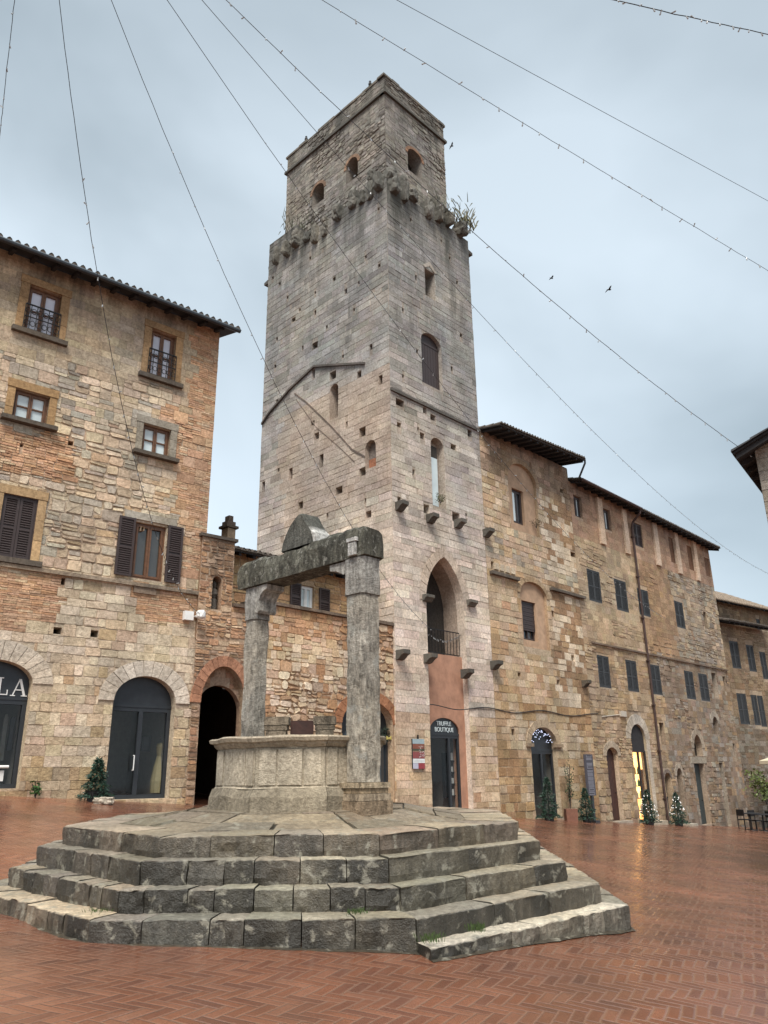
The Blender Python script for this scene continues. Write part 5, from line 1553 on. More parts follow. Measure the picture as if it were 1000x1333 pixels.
# ------------------------------------------------------------------ stepped platform
CX, CY, TH = -1.123, 10.542, -.021
AP = [3.357, 3.118, 2.829, 2.594, 2.389]
ZT = [.364, .557, .754, .968, 1.162]
def octp(ap, k):
    ang = R(-157.5 + 45 * k); r = ap / math.cos(R(22.5))
    lx, ly = r * math.cos(ang) * 1.1, r * math.sin(ang)
    return Vector((CX + lx * math.cos(TH) - ly * math.sin(TH), CY + lx * math.sin(TH) + ly * math.cos(TH), 0))
def tilt(p): return .021 * (p.y - CY) - .001 * (p.x - CX)
sp = thing('stepped_platform', 'octagonal platform of worn lichen-spotted grey stone steps round the well', 'steps', (CX, CY, .3))
rn = random.Random(9)
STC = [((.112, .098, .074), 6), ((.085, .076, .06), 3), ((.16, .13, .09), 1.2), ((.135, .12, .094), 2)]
def block(mb, o0, o1, i0, i1, zb0, zb1, zt, c, st, seed, wear=.02):
    """a worn block between outer edge o0-o1 and inner edge i0-i1"""
    n = 9
    secs = []
    for q in range(n):
        t = q / (n - 1)
        edge = min(t, 1 - t) * 2
        o = o0.lerp(o1, t); i_ = i0.lerp(i1, t)
        inw = (i_ - o).normalized()
        zt_o = zt + tilt(o); zt_i = zt + tilt(i_)
        nn = lambda a: noise.noise(Vector((seed * 5.3 + t * 3.1, a, seed))) * wear
        end = .012 * max(0, 1 - edge * 8)
        zb = zb0 + (zb1 - zb0) * t
        rl = .009 + abs(nn(7)) * .7 + end * .6
        secs.append([o + inw * (nn(0) * .6 + .006 + end) + Vector((0, 0, zb)),
                     o + inw * (nn(1) * .9 + end * .7) + Vector((0, 0, zb + (zt_o - zb) * .35)),
                     o + inw * (nn(2) * .9 + end * .7) + Vector((0, 0, zb + (zt_o - zb) * .7)),
                     o + inw * (nn(2) * .9 + end * .7 + rl * .18) + Vector((0, 0, zt_o - rl)),
                     o + inw * (rl * .55 + nn(3) * .5 + end * .5) + Vector((0, 0, zt_o - rl * .35 + nn(4) * .3)),
                     o + inw * (rl * 1.6 + .02 + end * .3) + Vector((0, 0, zt_o - end * .25 + nn(5) * .35)),
                     o.lerp(i_, .6) + Vector((0, 0, (zt_o + zt_i) / 2 + nn(6) * .4)),
                     i_ + Vector((0, 0, zt_i))])
    worn = [(1.1, .95)] * 4 + [(2.0, .45), (2.4, .1), (2.2, .1), (1.9, .2)]  # foot wear and stain, plus sky-lit treads and dim fronts put into the colour
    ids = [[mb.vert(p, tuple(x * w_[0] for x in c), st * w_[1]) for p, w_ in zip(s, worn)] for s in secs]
    for a, b in zip(ids, ids[1:]):
        for k in range(len(a) - 1): mb.f.append([a[k], a[k + 1], b[k + 1], b[k]])
    for s in (secs[0], secs[-1]):
        mb.poly(s + [Vector((s[-1].x, s[-1].y, s[0].z))], c, st)
for t in range(5):
    mb = MB()
    ap_in = AP[t + 1] - .12 if t < 4 else AP[t] - .52
    for f in (range(8) if t else (2, 3)):
        o0, o1, i0, i1 = octp(AP[t], f), octp(AP[t], f + 1), octp(ap_in, f), octp(ap_in, f + 1)
        Ln = (o1 - o0).length
        cuts = [0.0]
        lo_, hi_ = ((.34, .75), (.28, .62), (.22, .42), (.22, .48), (.4, .9))[t]
        if f in (2,) and t > 0: lo_, hi_ = .7, 1.2
        while True:
            w = rn.uniform(lo_, hi_)
            if cuts[-1] + w > Ln - .25: break
            cuts.append(cuts[-1] + w)
        cuts.append(Ln)
        for a, b in zip(cuts, cuts[1:]):
            g_ = .005
            ta, tb = (a + g_) / Ln, (b - g_) / Ln
            A, B = o0.lerp(o1, ta), o0.lerp(o1, tb)
            if t < 2: zb0 = zb1 = min(ground_z(A.x, A.y), ground_z(B.x, B.y)) - .1
            else: zb0, zb1 = ZT[t - 1] + tilt(A) - .03, ZT[t - 1] + tilt(B) - .03
            c = pick(rn, STC if t < 4 else [((.135, .112, .08), 4), ((.10, .09, .072), 2), ((.16, .13, .095), 2)])
            if t == 1 and f == 0: c = lerp(c, (.24, .19, .13), .75)
            if t == 0 and f == 2: c = lerp(c, (.30, .27, .22), .5)
            dz = rn.uniform(-.008, .008); push = rn.uniform(-.008, .008)
            inv = (i0 - o0).lerp(i1 - o1, .5).normalized()
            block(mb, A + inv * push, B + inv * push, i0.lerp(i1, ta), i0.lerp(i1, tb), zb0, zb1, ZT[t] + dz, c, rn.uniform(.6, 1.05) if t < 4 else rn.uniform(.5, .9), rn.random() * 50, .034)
    mb.build('step', M_STEP, sp)
mb = MB()  # dark strip that paints the contact shade where steps meet the paving
for t_, fs in ((1, (0, 1)), (0, (2, 3))):
    for f in fs:
        o0, o1 = octp(AP[t_], f), octp(AP[t_], f + 1)
        n_ = 40; prev = None
        for q in range(n_ + 1):
            p = o0.lerp(o1, q / n_)
            out = (p - Vector((CX, CY, 0))).normalized()
            w_ = .05 + .06 * max(0, noise.noise(p * 3)) + .02 * noise.noise(p * 14)
            a, b = p - out * .05, p + out * w_
            cur = (Vector((a.x, a.y, ground_z(a.x, a.y) + .012)), Vector((b.x, b.y, ground_z(b.x, b.y) + .003)))
            if prev: mb.poly([prev[0], prev[1], cur[1], cur[0]], (.06, .048, .032), .5)
            prev = cur
tag(mb.build('soil', M_STEP), 'dark damp soil gathered along the foot of the steps', 'soil', kind='stuff')
# paving slabs on top, rising a little towards the well
mb = MB()
rings = [2.389 - .51, 1.55, 1.2, .7]
zr = [1.158, 1.21, 1.285, 1.31]
for a in range(3):
    for f in range(8):
        o0, o1, i0, i1 = octp(rings[a], f), octp(rings[a], f + 1), octp(rings[a + 1], f), octp(rings[a + 1], f + 1)
        cuts = [0, 1] if rn.random() < .3 else [0, rn.uniform(.3, .7), 1]
        for s, e in zip(cuts, cuts[1:]):
            c = pick(rn, [((.20, .165, .118), 4), ((.16, .138, .105), 3), ((.235, .19, .135), 2)])
            dz = rn.uniform(-.01, .012)
            g_ = .012
            pA, pB, pC, pD = [x.copy() for x in (o0.lerp(o1, s + g_), o0.lerp(o1, e - g_), i0.lerp(i1, e - g_), i0.lerp(i1, s + g_))]
            inw = ((pD - pA) + (pC - pB)).normalized() * .012
            pA += inw; pB += inw; pC -= inw; pD -= inw
            top = []
            for p, zq_ in ((pA, zr[a]), (pB, zr[a]), (pC, zr[a + 1]), (pD, zr[a + 1])):
                top.append(Vector((p.x, p.y, zq_ + tilt(p) + dz)))
            mb.hexa([p - Vector((0, 0, .1)) for p in top] + top, c, rn.uniform(.1, .4))
        b_ = [octp(rings[a], f), octp(rings[a], f + 1), octp(rings[a + 1], f + 1), octp(rings[a + 1], f)]
        mb.poly([Vector((p.x, p.y, zq_ - .022 + tilt(p))) for p, zq_ in zip(b_, (zr[a], zr[a], zr[a + 1], zr[a + 1]))], (.07, .065, .045), .8)
mb.build('paving', M_STEP, sp)

# ------------------------------------------------------------------ the well
ZW = 1.30
WC = Vector((CX + .0, CY - .02, 0))
wl_ = thing('well', 'old stone well with octagonal parapet, two tall pillars and a mossy stone beam', 'well', (WC.x, WC.y, ZW))
def oc(ap, k, rot=0.0):
    a = R(-157.5 + 45 * k) + TH + rot; r = ap / math.cos(R(22.5))
    return Vector((WC.x + r * math.cos(a), WC.y + r * math.sin(a), 0))
def ringsec(prof, c, st, mat, name, parent, gap=.004, jit=.008):
    """eight mitred blocks with the given (apothem, height) profile"""
    mb = MB()
    for f in range(8):
        cc = vary(c, .82, 1.15)
        n = 6; ids = []
        for q in range(n + 1):
            t = gap + (1 - 2 * gap) * q / n
            row = []
            for ap, z in prof:
                p = oc(ap, f).lerp(oc(ap, f + 1), t)
                j = noise.noise(Vector((p.x * 4, p.y * 4, z * 5))) * jit * 2
                row.append(mb.vert((p.x + (p.x - WC.x) * j, p.y + (p.y - WC.y) * j, z + j), cc, st))
            ids.append(row)
        for a, b in zip(ids, ids[1:]):
            for k in range(len(prof)):
                mb.f.append([a[k], a[(k + 1) % len(prof)], b[(k + 1) % len(prof)], b[k]])
        mb.f.append(ids[0][::-1]); mb.f.append(ids[-1])
    return mb.build(name, mat, parent)
AW = 1.0
par = ringsec([(AW + .02, ZW + .22), (AW, ZW + .24), (AW, ZW + .68), (AW - .25, ZW + .68), (AW - .25, ZW + .22)], (.40, .355, .28), .22, M_PARA, 'parapet', wl_)
ringsec([(AW + .09, ZW - .05), (AW + .085, ZW + .13), (AW + .035, ZW + .215), (AW - .3, ZW + .215), (AW - .3, ZW - .05)], (.30, .265, .205), .35, M_PARA, 'plinth', wl_, jit=.02)
ringsec([(AW + .015, ZW + .685), (AW + .05, ZW + .72), (AW + .055, ZW + .745), (AW + .10, ZW + .755), (AW + .115, ZW + .795), (AW + .09, ZW + .815), (AW - .27, ZW + .815), (AW - .27, ZW + .685)], (.38, .325, .25), .35, M_PARA, 'cornice', wl_, jit=.012)
# raised panels on the parapet faces
mb = MB()
for f in range(8):
    a, b = oc(AW, f), oc(AW, f + 1)
    out = Vector(((a + b).x / 2 - WC.x, (a + b).y / 2 - WC.y, 0)).normalized()
    for (s, e, dd) in (((.03, .2, .022), (.8, .97, .022), (.235, .765, .012)) if f % 2 == 0 else ((.06, .30, .012), (.33, .67, .02), (.70, .94, .012))):
        p0, p1 = a.lerp(b, s), a.lerp(b, e)
        c = vary((.42, .375, .30), .86, 1.14)
        z0, z1 = ZW + .25, ZW + .67
        mb.hexa([p0 - out * .05 + Vector((0, 0, z0)), p1 - out * .05 + Vector((0, 0, z0)), p1 - out * .05 + Vector((0, 0, z1)), p0 - out * .05 + Vector((0, 0, z1)),
                 p0 + out * dd + Vector((0, 0, z0 + .01)), p1 + out * dd + Vector((0, 0, z0 + .01)), p1 + out * dd + Vector((0, 0, z1 - .01)), p0 + out * dd + Vector((0, 0, z1 - .01))], c, rn.uniform(.05, .4))
mb.build('panel', M_PARA, par)
mb = MB()
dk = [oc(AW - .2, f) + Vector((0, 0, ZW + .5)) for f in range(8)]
mb.poly(dk); mb.build('shaft_shade', M_DARK, wl_)  # solid near-black sheet, painted shade for the unlit shaft
# pillars and beam: they stand on a line square to the facades
BD = Vector((math.cos(A_ANG), -math.sin(A_ANG), 0)); AD = Vector((math.sin(A_ANG), math.cos(A_ANG), 0))
def obox(mb, ctr, hx, hy, z0, z1, c, st, n=1, jit=.0, ch=.0, tx=1.0):
    """stone post along z: half sizes hx (along the beam) and hy (across), optional chamfer, worn by noise"""
    secs = []
    for q in range(n + 1):
        t = q / n; z = z0 + (z1 - z0) * t
        s = 1 + (tx - 1) * t
        pr = [(-hx, -hy + ch), (-hx + ch, -hy), (hx - ch, -hy), (hx, -hy + ch), (hx, hy - ch), (hx - ch, hy), (-hx + ch, hy), (-hx, hy - ch)]
        row = []
        for a, b in pr:
            p = ctr + BD * a * s + AD * b * s + Vector((0, 0, z))
            j = noise.noise(p * 3.3) * jit + noise.noise(p * 9) * jit * .5
            row.append(mb.vert(p + (BD * a + AD * b).normalized() * j, c, st))
        secs.append(row)
    for a, b in zip(secs, secs[1:]):
        for k in range(8): mb.f.append([a[k], a[(k + 1) % 8], b[(k + 1) % 8], b[k]])
    mb.f.append(secs[0][::-1]); mb.f.append(secs[-1])
HBS = {1: 1.17, -1: 1.08}
for s in (1, -1):
    ctr = WC + BD * (HBS[s] * s); k_ = .93 if s > 0 else .78
    mb = MB()
    obox(mb, ctr, .18 * k_, .18 * k_, ZW + .28, 3.83, (.34, .315, .27), .42, 24, .022, .045, .96)
    pi = mb.build('pillar', M_WELLS, wl_)
    mb = MB()
    obox(mb, ctr, .25, .25, ZW - .08, ZW + .07, (.26, .20, .14), .35, 2, .03, .02)
    obox(mb, ctr, .235, .235, ZW + .075, ZW + .15, (.33, .27, .2), .3, 2, .02, .02)
    obox(mb, ctr, .215, .215, ZW + .155, ZW + .21, (.32, .25, .17), .3, 2, .015, .02)
    obox(mb, ctr, .235, .235, ZW + .215, ZW + .275, (.34, .28, .2), .3, 2, .015, .02)
    mb.build('base', M_WELL, pi)
    mb = MB()
    obox(mb, ctr, .195 * k_, .195 * k_, 3.835, 4.31, (.31, .30, .275), .3, 5, .015, .05)
    mb.build('capital', M_WELL, pi)
    mb = MB()      # curled bracket under the beam, turned to the middle of the well
    prof = [(.17, 3.86), (.22, 3.84), (.25, 3.88), (.25, 3.96), (.24, 4.04), (.27, 4.12), (.34, 4.19), (.44, 4.22), (.46, 4.3), (.17, 4.3)] if s < 0 else [(.17, 4.14), (.2, 4.13), (.26, 4.16), (.34, 4.2), (.46, 4.22), (.47, 4.3), (.17, 4.3)]
    for w_, kk in ((.16, 1.0),):
        sc_ = .86 if s < 0 else 1
        prof = [(.17 + (a - .17) * sc_, 4.3 - (4.3 - z) * sc_) for a, z in prof]
        A = [mb.vert(ctr - BD * (s * a) + AD * -w_ + Vector((0, 0, z)), (.36, .345, .31), .2) for a, z in prof]
        B = [mb.vert(ctr - BD * (s * a) + AD * w_ + Vector((0, 0, z)), (.36, .345, .31), .2) for a, z in prof]
        n_ = len(prof)
        for i in range(n_): mb.f.append([A[i], A[(i + 1) % n_], B[(i + 1) % n_], B[i]])
        mb.f.append(A[::-1]); mb.f.append(B)
    mb.build('bracket', M_WELL, pi)
# beam
mb = MB()
secs = []
n_ = 34
for q in range(n_ + 1):
    t = q / n_; x = 1.38 - 2.74 * t
    row = []
    hh = .40 + .03 * math.sin(t * 9)
    for a, z in ((-.19, 0), (-.2, .13), (-.195, .26), (-.17, .36), (-.11, hh), (0, hh + .01), (.11, hh), (.18, .35), (.2, .2), (.19, 0)):
        p = WC + BD * x + AD * a + Vector((0, 0, 4.315 + z))
        j = noise.noise(p * 4) * .035 + noise.noise(p * 12) * .02
        if z < .01: j *= .25
        if q in (0, n_): j -= .02
        row.append(mb.vert(p + (AD * a + Vector((0, 0, z - .2))).normalized() * j, (.165, .16, .125), .72))
    secs.append(row)
for a, b in zip(secs, secs[1:]):
    k = len(a)
    for i in range(k): mb.f.append([a[i], a[(i + 1) % k], b[(i + 1) % k], b[i]])
mb.f.append(secs[0]); mb.f.append(secs[-1][::-1])
bl_ = mb.build('stone_beam', M_BEAM, wl_)
mb = MB(); ctr = WC + BD * 1.2
p = WC + BD * 1.2 + AD * -.215
obox(mb, p, .075, .02, 4.33, 4.50, (.5, .49, .46), .0, 2, .008, .01); obox(mb, p, .095, .028, 4.51, 4.56, (.52, .51, .48), .0, 1, .004, .01)
mb.build('carved_shield', M_WELL, bl_)
# rounded finial stone on the beam
mb = MB()
prof = [(-.38, 4.70), (-.35, 4.83), (-.28, 4.96), (-.18, 5.08), (-.07, 5.17), (.03, 5.21), (.10, 5.18), (.16, 5.08), (.24, 4.98), (.31, 4.90), (.40, 4.83), (.44, 4.70)]
x0 = .02
for w_ in (0,):
    rows_ = []
    for wv, sc_ in ((-.17, .93), (-.12, 1.0), (.12, 1.0), (.17, .93)):
        row = []
        for a, z in prof:
            zz_ = 4.7 + (z - 4.7) * sc_
            p = WC + BD * (a * sc_ + x0) + AD * wv + Vector((0, 0, zz_))
            j = noise.noise(p * 7) * .02
            c = (.11, .11, .095) if a < .28 else (.52, .51, .48)
            row.append(mb.vert(p + Vector((0, 0, j)) - AD * j * .5, c, 0.65 if a < .28 else 0))
        rows_.append(row)
    for a, b in zip(rows_, rows_[1:]):
        for i in range(len(a) - 1): mb.f.append([a[i], a[i + 1], b[i + 1], b[i]])
    for rw in (rows_[0], rows_[-1]):
        pv = [Vector(mb.v[i]) for i in rw]
        k_ = 9
        foot = pv[0].lerp(pv[-1], .93)
        mb.poly(pv[:k_ + 1] + [foot], (.11, .11, .095), .55)
        mb.poly(pv[k_:] + [foot], (.52, .51, .48), .0)
mb.build('finial', M_WELL, bl_)
# two moulded blocks and a dark board on the back rim
yb_ = WC.y + AW - .12
for x0_, x1_ in ((at_y(344, 945, yb_).x, at_y(377, 945, yb_).x), (at_y(409, 945, yb_).x, at_y(437, 945, yb_).x)):
    mb = MB(); z0 = ZW + .817; cx_ = (x0_ + x1_) / 2; hw = (x1_ - x0_) / 2
    top = at_y(360, 934, yb_).z
    hh = top - z0
    for s0, s1, w_ in ((0, .45, .78), (.46, .66, .88), (.67, 1.0, 1.0)):
        a, b = z0 + hh * s0 + (.001 if s0 else 0), z0 + hh * s1
        mb.hexa([Vector((cx_ - hw * w_, yb_ - .14 * w_, a)), Vector((cx_ + hw * w_, yb_ - .14 * w_, a)), Vector((cx_ + hw * w_, yb_ + .14 * w_, a)), Vector((cx_ - hw * w_, yb_ + .14 * w_, a)),
                 Vector((cx_ - hw * w_, yb_ - .15 * w_, b)), Vector((cx_ + hw * w_, yb_ - .15 * w_, b)), Vector((cx_ + hw * w_, yb_ + .15 * w_, b)), Vector((cx_ - hw * w_, yb_ + .15 * w_, b))], (.34, .28, .21), .45)
    mb.build('rim_block', M_WELL, wl_)
mb = MB(); xa, xb = at_y(378, 945, yb_).x, at_y(408, 945, yb_).x
z0, z1 = ZW + .817, at_y(393, 938, yb_).z
mb.hexa([Vector((xa, yb_ + .02, z0)), Vector((xb, yb_ + .02, z0)), Vector((xb, yb_ + .02, z1)), Vector((xa, yb_ + .02, z1)), Vector((xa, yb_ + .06, z0)), Vector((xb, yb_ + .06, z0)), Vector((xb, yb_ + .06, z1)), Vector((xa, yb_ + .06, z1))])
mb.build('cover_board', M_DOOR, wl_)
# ------------------------------------------------------------------ light strings over the square
bulb_mb = MB()
bulb_mb.tube([(0, 0, .012), (0, 0, -.04)], .0085, 5)
rock(bulb_mb, (0, 0, -.045), .012, .012, .02, seed=2, jit=0)
bulb_me = None
def cat(p0, p1, sag, n=60):
    return [p0.lerp(p1, i / n) - Vector((0, 0, 4 * sag * (i / n) * (1 - i / n))) for i in range(n + 1)]
def light_string(label, p0, p1, sag, r=.006, every=.42, bulbs=True, skip=0.0, bs=1.0, maxb=95, ext=0.0):
    global bulb_me
    if ext:
        p0, p1 = p0 - (p1 - p0) * ext, p1 + (p1 - p0) * ext
    pts = cat(p0, p1, sag)
    if not bulbs:
        mb = MB(); mb.tube(pts, r, 5)
        return tag(mb.build('overhead_wire', M_CABLE), label, 'wire')
    t = thing('light_string', label, 'string lights', p1, 'light strings over the square')
    mb = MB(); wig = [p + Vector((noise.noise(Vector((i * 1.7, 0, 0))), noise.noise(Vector((i * 1.7, 5, 0))), noise.noise(Vector((i * 1.7, 9, 0))))) * .012 for i, p in enumerate(pts)]
    mb.tube(wig, r, 5); mb.build('wire', M_CABLE, t)
    L = sum((b - a).length for a, b in zip(pts, pts[1:]))
    vis = L * (1 - skip)
    ev = max(every, vis / maxb)
    s = L * skip; rr = random.Random(int(L * 100))
    while s < L - .1:
        x = s / L * 60; i = min(int(x), 59)
        p = pts[i].lerp(pts[i + 1], x - i)
        if bulb_me is None:
            b = bulb_mb.build('bulb', M_BULB); bulb_me = b.data; b.parent = t
        else:
            b = bpy.data.objects.new('bulb', bulb_me); col.objects.link(b); b.parent = t
        b.location = p - t.location
        b.rotation_euler = (rr.uniform(-2.6, 2.6) if rr.random() < .5 else rr.uniform(-.4, .4), rr.uniform(-.5, .5), rr.uniform(0, 6))
        b.scale = (bs,) * 3
        s += ev * rr.uniform(.55, 1.45)
    return t
hd = ray(50, -250)
HUB = CAM + hd * (14 / hd.z)
def on(P, x, y, d=.1):
    u, z = P.uv(x, y); return P.pt(u, z, d)
lamp_pt = on(PL, 253, 803, .35)
light_string('light string running straight down to the white wall lamp of the left house', HUB, lamp_pt, 2.6, skip=.25)
light_string('leftmost light string, leaving the picture at the left edge', HUB, on(PL, -22, 330, .8), 1.0, skip=.25)
light_string('light string ending on the railing of the pointed tower arch', HUB, on(PA, 563, 824, .1), 2.0, skip=.2)
light_string('light string crossing the tower and ending among the shutters of the long house', HUB, on(PA, 866, 806, .1), 2.0, skip=.15, maxb=98)
light_string('light string crossing the tower top corner and reaching the far end house', HUB, on(PF, 1004, 752, .3), 2.0, skip=.15, maxb=98)
light_string('light string crossing the tower top and reaching the eaves of the right edge house', HUB, K + Vector((.3, .2, -.35)), .75, skip=.15, maxb=98)
E1 = at_y(1060, 384, 13.0)
H7 = at_y(330, -55, 5.5)
light_string('long light string passing right of the tower top to the right edge', at_y(300, -80, 7), E1, .12, skip=.05, ext=.35, r=.0042)
light_string('thick light string across the top right corner of the sky', at_y(650, -40, 4.5), at_y(1100, 62, 6.5), .06, skip=.02, ext=.6, r=.0045, every=.16, bs=.7)
light_string('plain thin wire without bulbs crossing the right half of the sky', at_y(420, -55, 9), at_y(1080, 303, 16), .05, ext=.5, r=.005, bulbs=False)
# short garlands
light_string('white light garland hung across the railing of the pointed arch', on(PA, 563, 825, -.15), on(PA, 603, 826, -.1), .22, r=.008, every=.09, maxb=30)
for o in [q for q in bpy.data.objects if q.name.startswith('light_string')][-1:]: o['group'] = ''; del o['group']
# ------------------------------------------------------------------ birds
def bird(px, py, Y, lab, s, roll):
    o_ = at_y(px, py, Y); s *= .62
    mb = MB()
    ax = Vector((math.cos(roll), .3, math.sin(roll))).normalized()
    up = ax.cross(Vector((0, 1, 0))).normalized()
    sd = ax.cross(up)
    mb.tube([o_ - ax * .18 * s, o_ - ax * .1 * s, o_, o_ + ax * .09 * s, o_ + ax * .14 * s, o_ + ax * .19 * s], .055 * s, 7, taper=[.35, .6, 1, .9, .7, .1])
    b = mb.build('bird', M_IRON); tag(b, lab, 'bird', 'birds in the sky')
    mb = MB()
    for g in (1, -1):
        a = [o_ + ax * .08 * s, o_ + sd * (.2 * s * g) + up * .12 * s + ax * .1 * s, o_ + sd * (.42 * s * g) + up * .04 * s - ax * .06 * s, o_ + sd * (.2 * s * g) + up * .07 * s - ax * .06 * s, o_ - ax * .06 * s]
        mb.poly([p + up * .006 for p in a]); mb.poly([p - up * .006 for p in a][::-1])
        mb.build('wing', M_IRON, b); mb = MB()
bird(588, 190, 26, 'dark bird flying just right of the tower top', .8, .3)
bird(718, 362, 24, 'smaller dark bird, left of the two in the open sky', .6, -.2)
bird(793, 377, 24, 'dark bird with spread wings, right of the two in the open sky', .85, .2)
pz = PT.pt(.55, 29.62, -.1)
def perched(p, lab):
    mb = MB(); mb.lathe([(.02, 0), (.07, .06), (.08, .14), (.05, .22), (.055, .27), (.03, .31), (.005, .32)], p, 8)
    tag(mb.build('bird', M_IRON), lab, 'bird', 'birds on the tower')
perched(PT2.pt(1.35, 29.6, 0), 'dark bird perched on the left parapet of the tower, nearer the corner')
perched(PT2.pt(5.6, 29.6, 0), 'dark bird perched on the left parapet of the tower, nearer its far end')

# ------------------------------------------------------------------ small firs and plants
def fir(P, px, py_base, py_top, d, lab, lights=0, seed=1, wid=.3, pot=True):
    u, _ = P.uv(px, py_base)
    q = P.pt(u, 0, d); gz_ = ground_z(q.x, q.y)
    # height from the picture at this place
    r_ = ray(px, py_top); t = (Vector((q.x, q.y, 0)) - Vector((CAM.x, CAM.y, 0))).length / math.hypot(r_.x, r_.y)
    ztop = CAM.z + r_.z * t
    H = ztop - gz_
    o_ = Vector((q.x, q.y, gz_))
    t_ = thing('potted_fir', lab, 'tree', o_, 'small firs along the house fronts')
    rr = random.Random(seed)
    mb = MB(); mb.lathe([(.13, -.15), (.16, .02), (.19, .2), (.2, .22), (.16, .22)], o_, 12); mb.build('pot', M_EAVE, t_)
    mb = MB(); mb.tube([o_ + Vector((0, 0, .1)), o_ + Vector((rr.uniform(-.03, .03), 0, H * .95))], .03, 6, taper=[1, .2]); mb.build('trunk', M_EAVE, t_)
    mb = MB()
    n_ = 1500
    for k in range(n_):
        f = rr.random() ** 1.35
        z = .1 + (H - .1) * f
        tier = .75 + .25 * math.cos(f * 7 * math.pi)
        rad = wid * (1 - f) ** .85 * tier + .02
        a = rr.uniform(0, 2 * math.pi)
        rr_ = rad * rr.uniform(.35, 1.08)
        p = o_ + Vector((math.cos(a) * rr_, math.sin(a) * rr_, z))
        dv = Vector((math.cos(a) + rr.gauss(0, .5), math.sin(a) + rr.gauss(0, .5), rr.gauss(-.15, .5))).normalized() * rr.uniform(.05, .11)
        sv = dv.cross(Vector((rr.gauss(0, 1), rr.gauss(0, 1), rr.gauss(0, 1)))).normalized() * rr.uniform(.008, .018)
        g = rr.uniform(.5, 1.4)
        mb.poly([p - sv, p + dv * .6 - sv * .7, p + dv, p + dv * .6 + sv * .7, p + sv], (.018 * g, .05 * g, .03 * g))
    mb.build('crown', M_ATTR, t_)
    if lights:
        b0 = None
        for k in range(lights):
            f = rr.uniform(.08, .85); a = rr.uniform(0, 2 * math.pi); rad = wid * (1 - f) ** .85 * .98 + .02
            p = o_ + Vector((math.cos(a) * rad, math.sin(a) * rad, .2 + (H - .2) * f))
            if b0 is None:
                m2 = MB(); rock(m2, (0, 0, 0), .013, .013, .013, seed=1, jit=0); b0 = m2.build('fairy_light', M_FAIRY); b0.parent = t_; b = b0
            else:
                b = b0.copy(); col.objects.link(b); b.parent = t_
            b.location = p - o_
    return t_
fir(PL, 115, 1046, 988, .35, 'small fir left of the glass shop door of the left house', 0, 1, .33)
fir(PA, 701, 1065, 1012, .45, 'small dark fir at the left side of the fairy-lit arched shop front', 0, 2, .42)
fir(PA, 749, 1067, 1026, .5, 'small fir standing between the fairy-lit shop and the vertical sign', 0, 3, .4)
fir(PA, 828, 1068, 1028, .6, 'small fir with white lights left of the warm lit shop entrance', 34, 4, .42)
fir(PA, 868, 1070, 1032, .55, 'small fir with white lights right of the rusty downpipe', 40, 5, .42)

def leafy(name, lab, o_, H, wid, n_, c, cat_='plant', stems=5, seed=1, ls=.07):
    rr = random.Random(seed)
    t_ = thing(name, lab, cat_, o_)
    mb = MB()
    tips = []
    for k in range(stems):
        a = rr.uniform(0, 6.28); e = o_ + Vector((math.cos(a) * wid * rr.uniform(.2, .8), math.sin(a) * wid * rr.uniform(.2, .8), H * rr.uniform(.6, 1)))
        mb.tube([o_, o_.lerp(e, .5) + Vector((0, 0, H * .1)), e], .008, 4); tips.append(e)
    mb.build('stem', M_EAVE, t_)
    mb = MB()
    for k in range(n_):
        e = rr.choice(tips); p = o_.lerp(e, rr.uniform(.25, 1.05)) + Vector((rr.gauss(0, wid * .25), rr.gauss(0, wid * .25), rr.gauss(0, H * .06)))
        dv = Vector((rr.gauss(0, 1), rr.gauss(0, 1), rr.gauss(.2, .7))).normalized() * rr.uniform(.6, 1.3) * ls
        sv = dv.cross(Vector((rr.gauss(0, 1), rr.gauss(0, 1), rr.gauss(0, 1)))).normalized() * ls * .3
        g = rr.uniform(.55, 1.35)
        mb.poly([p, p + dv * .5 + sv, p + dv, p + dv * .5 - sv], tuple(x * g for x in c))
    mb.build('leaves', M_ATTR, t_)
    return t_
def on_ground(P, px, py, d):
    u, _ = P.uv(px, py); q = P.pt(u, 0, d); q.z = ground_z(q.x, q.y); return q
leafy('weed', 'green weed growing at the foot of the wall right of the LA shop', on_ground(PL, 41, 1046, .2), .32, .16, 110, (.04, .10, .02), seed=3)
q = on_ground(PA, 733, 1065, .35)
pl_ = leafy('potted_plant', 'tall loose green plant in a square terracotta box right of the fairy-lit shop', q + Vector((0, 0, .4)), 1.7, .3, 260, (.05, .075, .03), stems=7, seed=4)
mb = MB(); mb.hexa([q + Vector((x, y, z)) for z in (-.2,) for x, y in ((-.19, -.19), (.19, -.19), (.19, .19), (-.19, .19))] + [q + Vector((x * 1.1, y * 1.1, .42)) for x, y in ((-.19, -.19), (.19, -.19), (.19, .19), (-.19, .19))]); mb.build('plant_box', M_TERRA, pl_)
leafy('wall_plant', 'green plant sprouting from the sill of the lancet window of the tower', on(PA, 573, 656, .02), .35, .25, 120, (.09, .10, .03), seed=5, ls=.06)
leafy('wall_plant', 'dry plant on the ledge of the upper blocked arch', on(PA, 697, 688, .05), .4, .35, 110, (.13, .09, .04), seed=6, ls=.06)
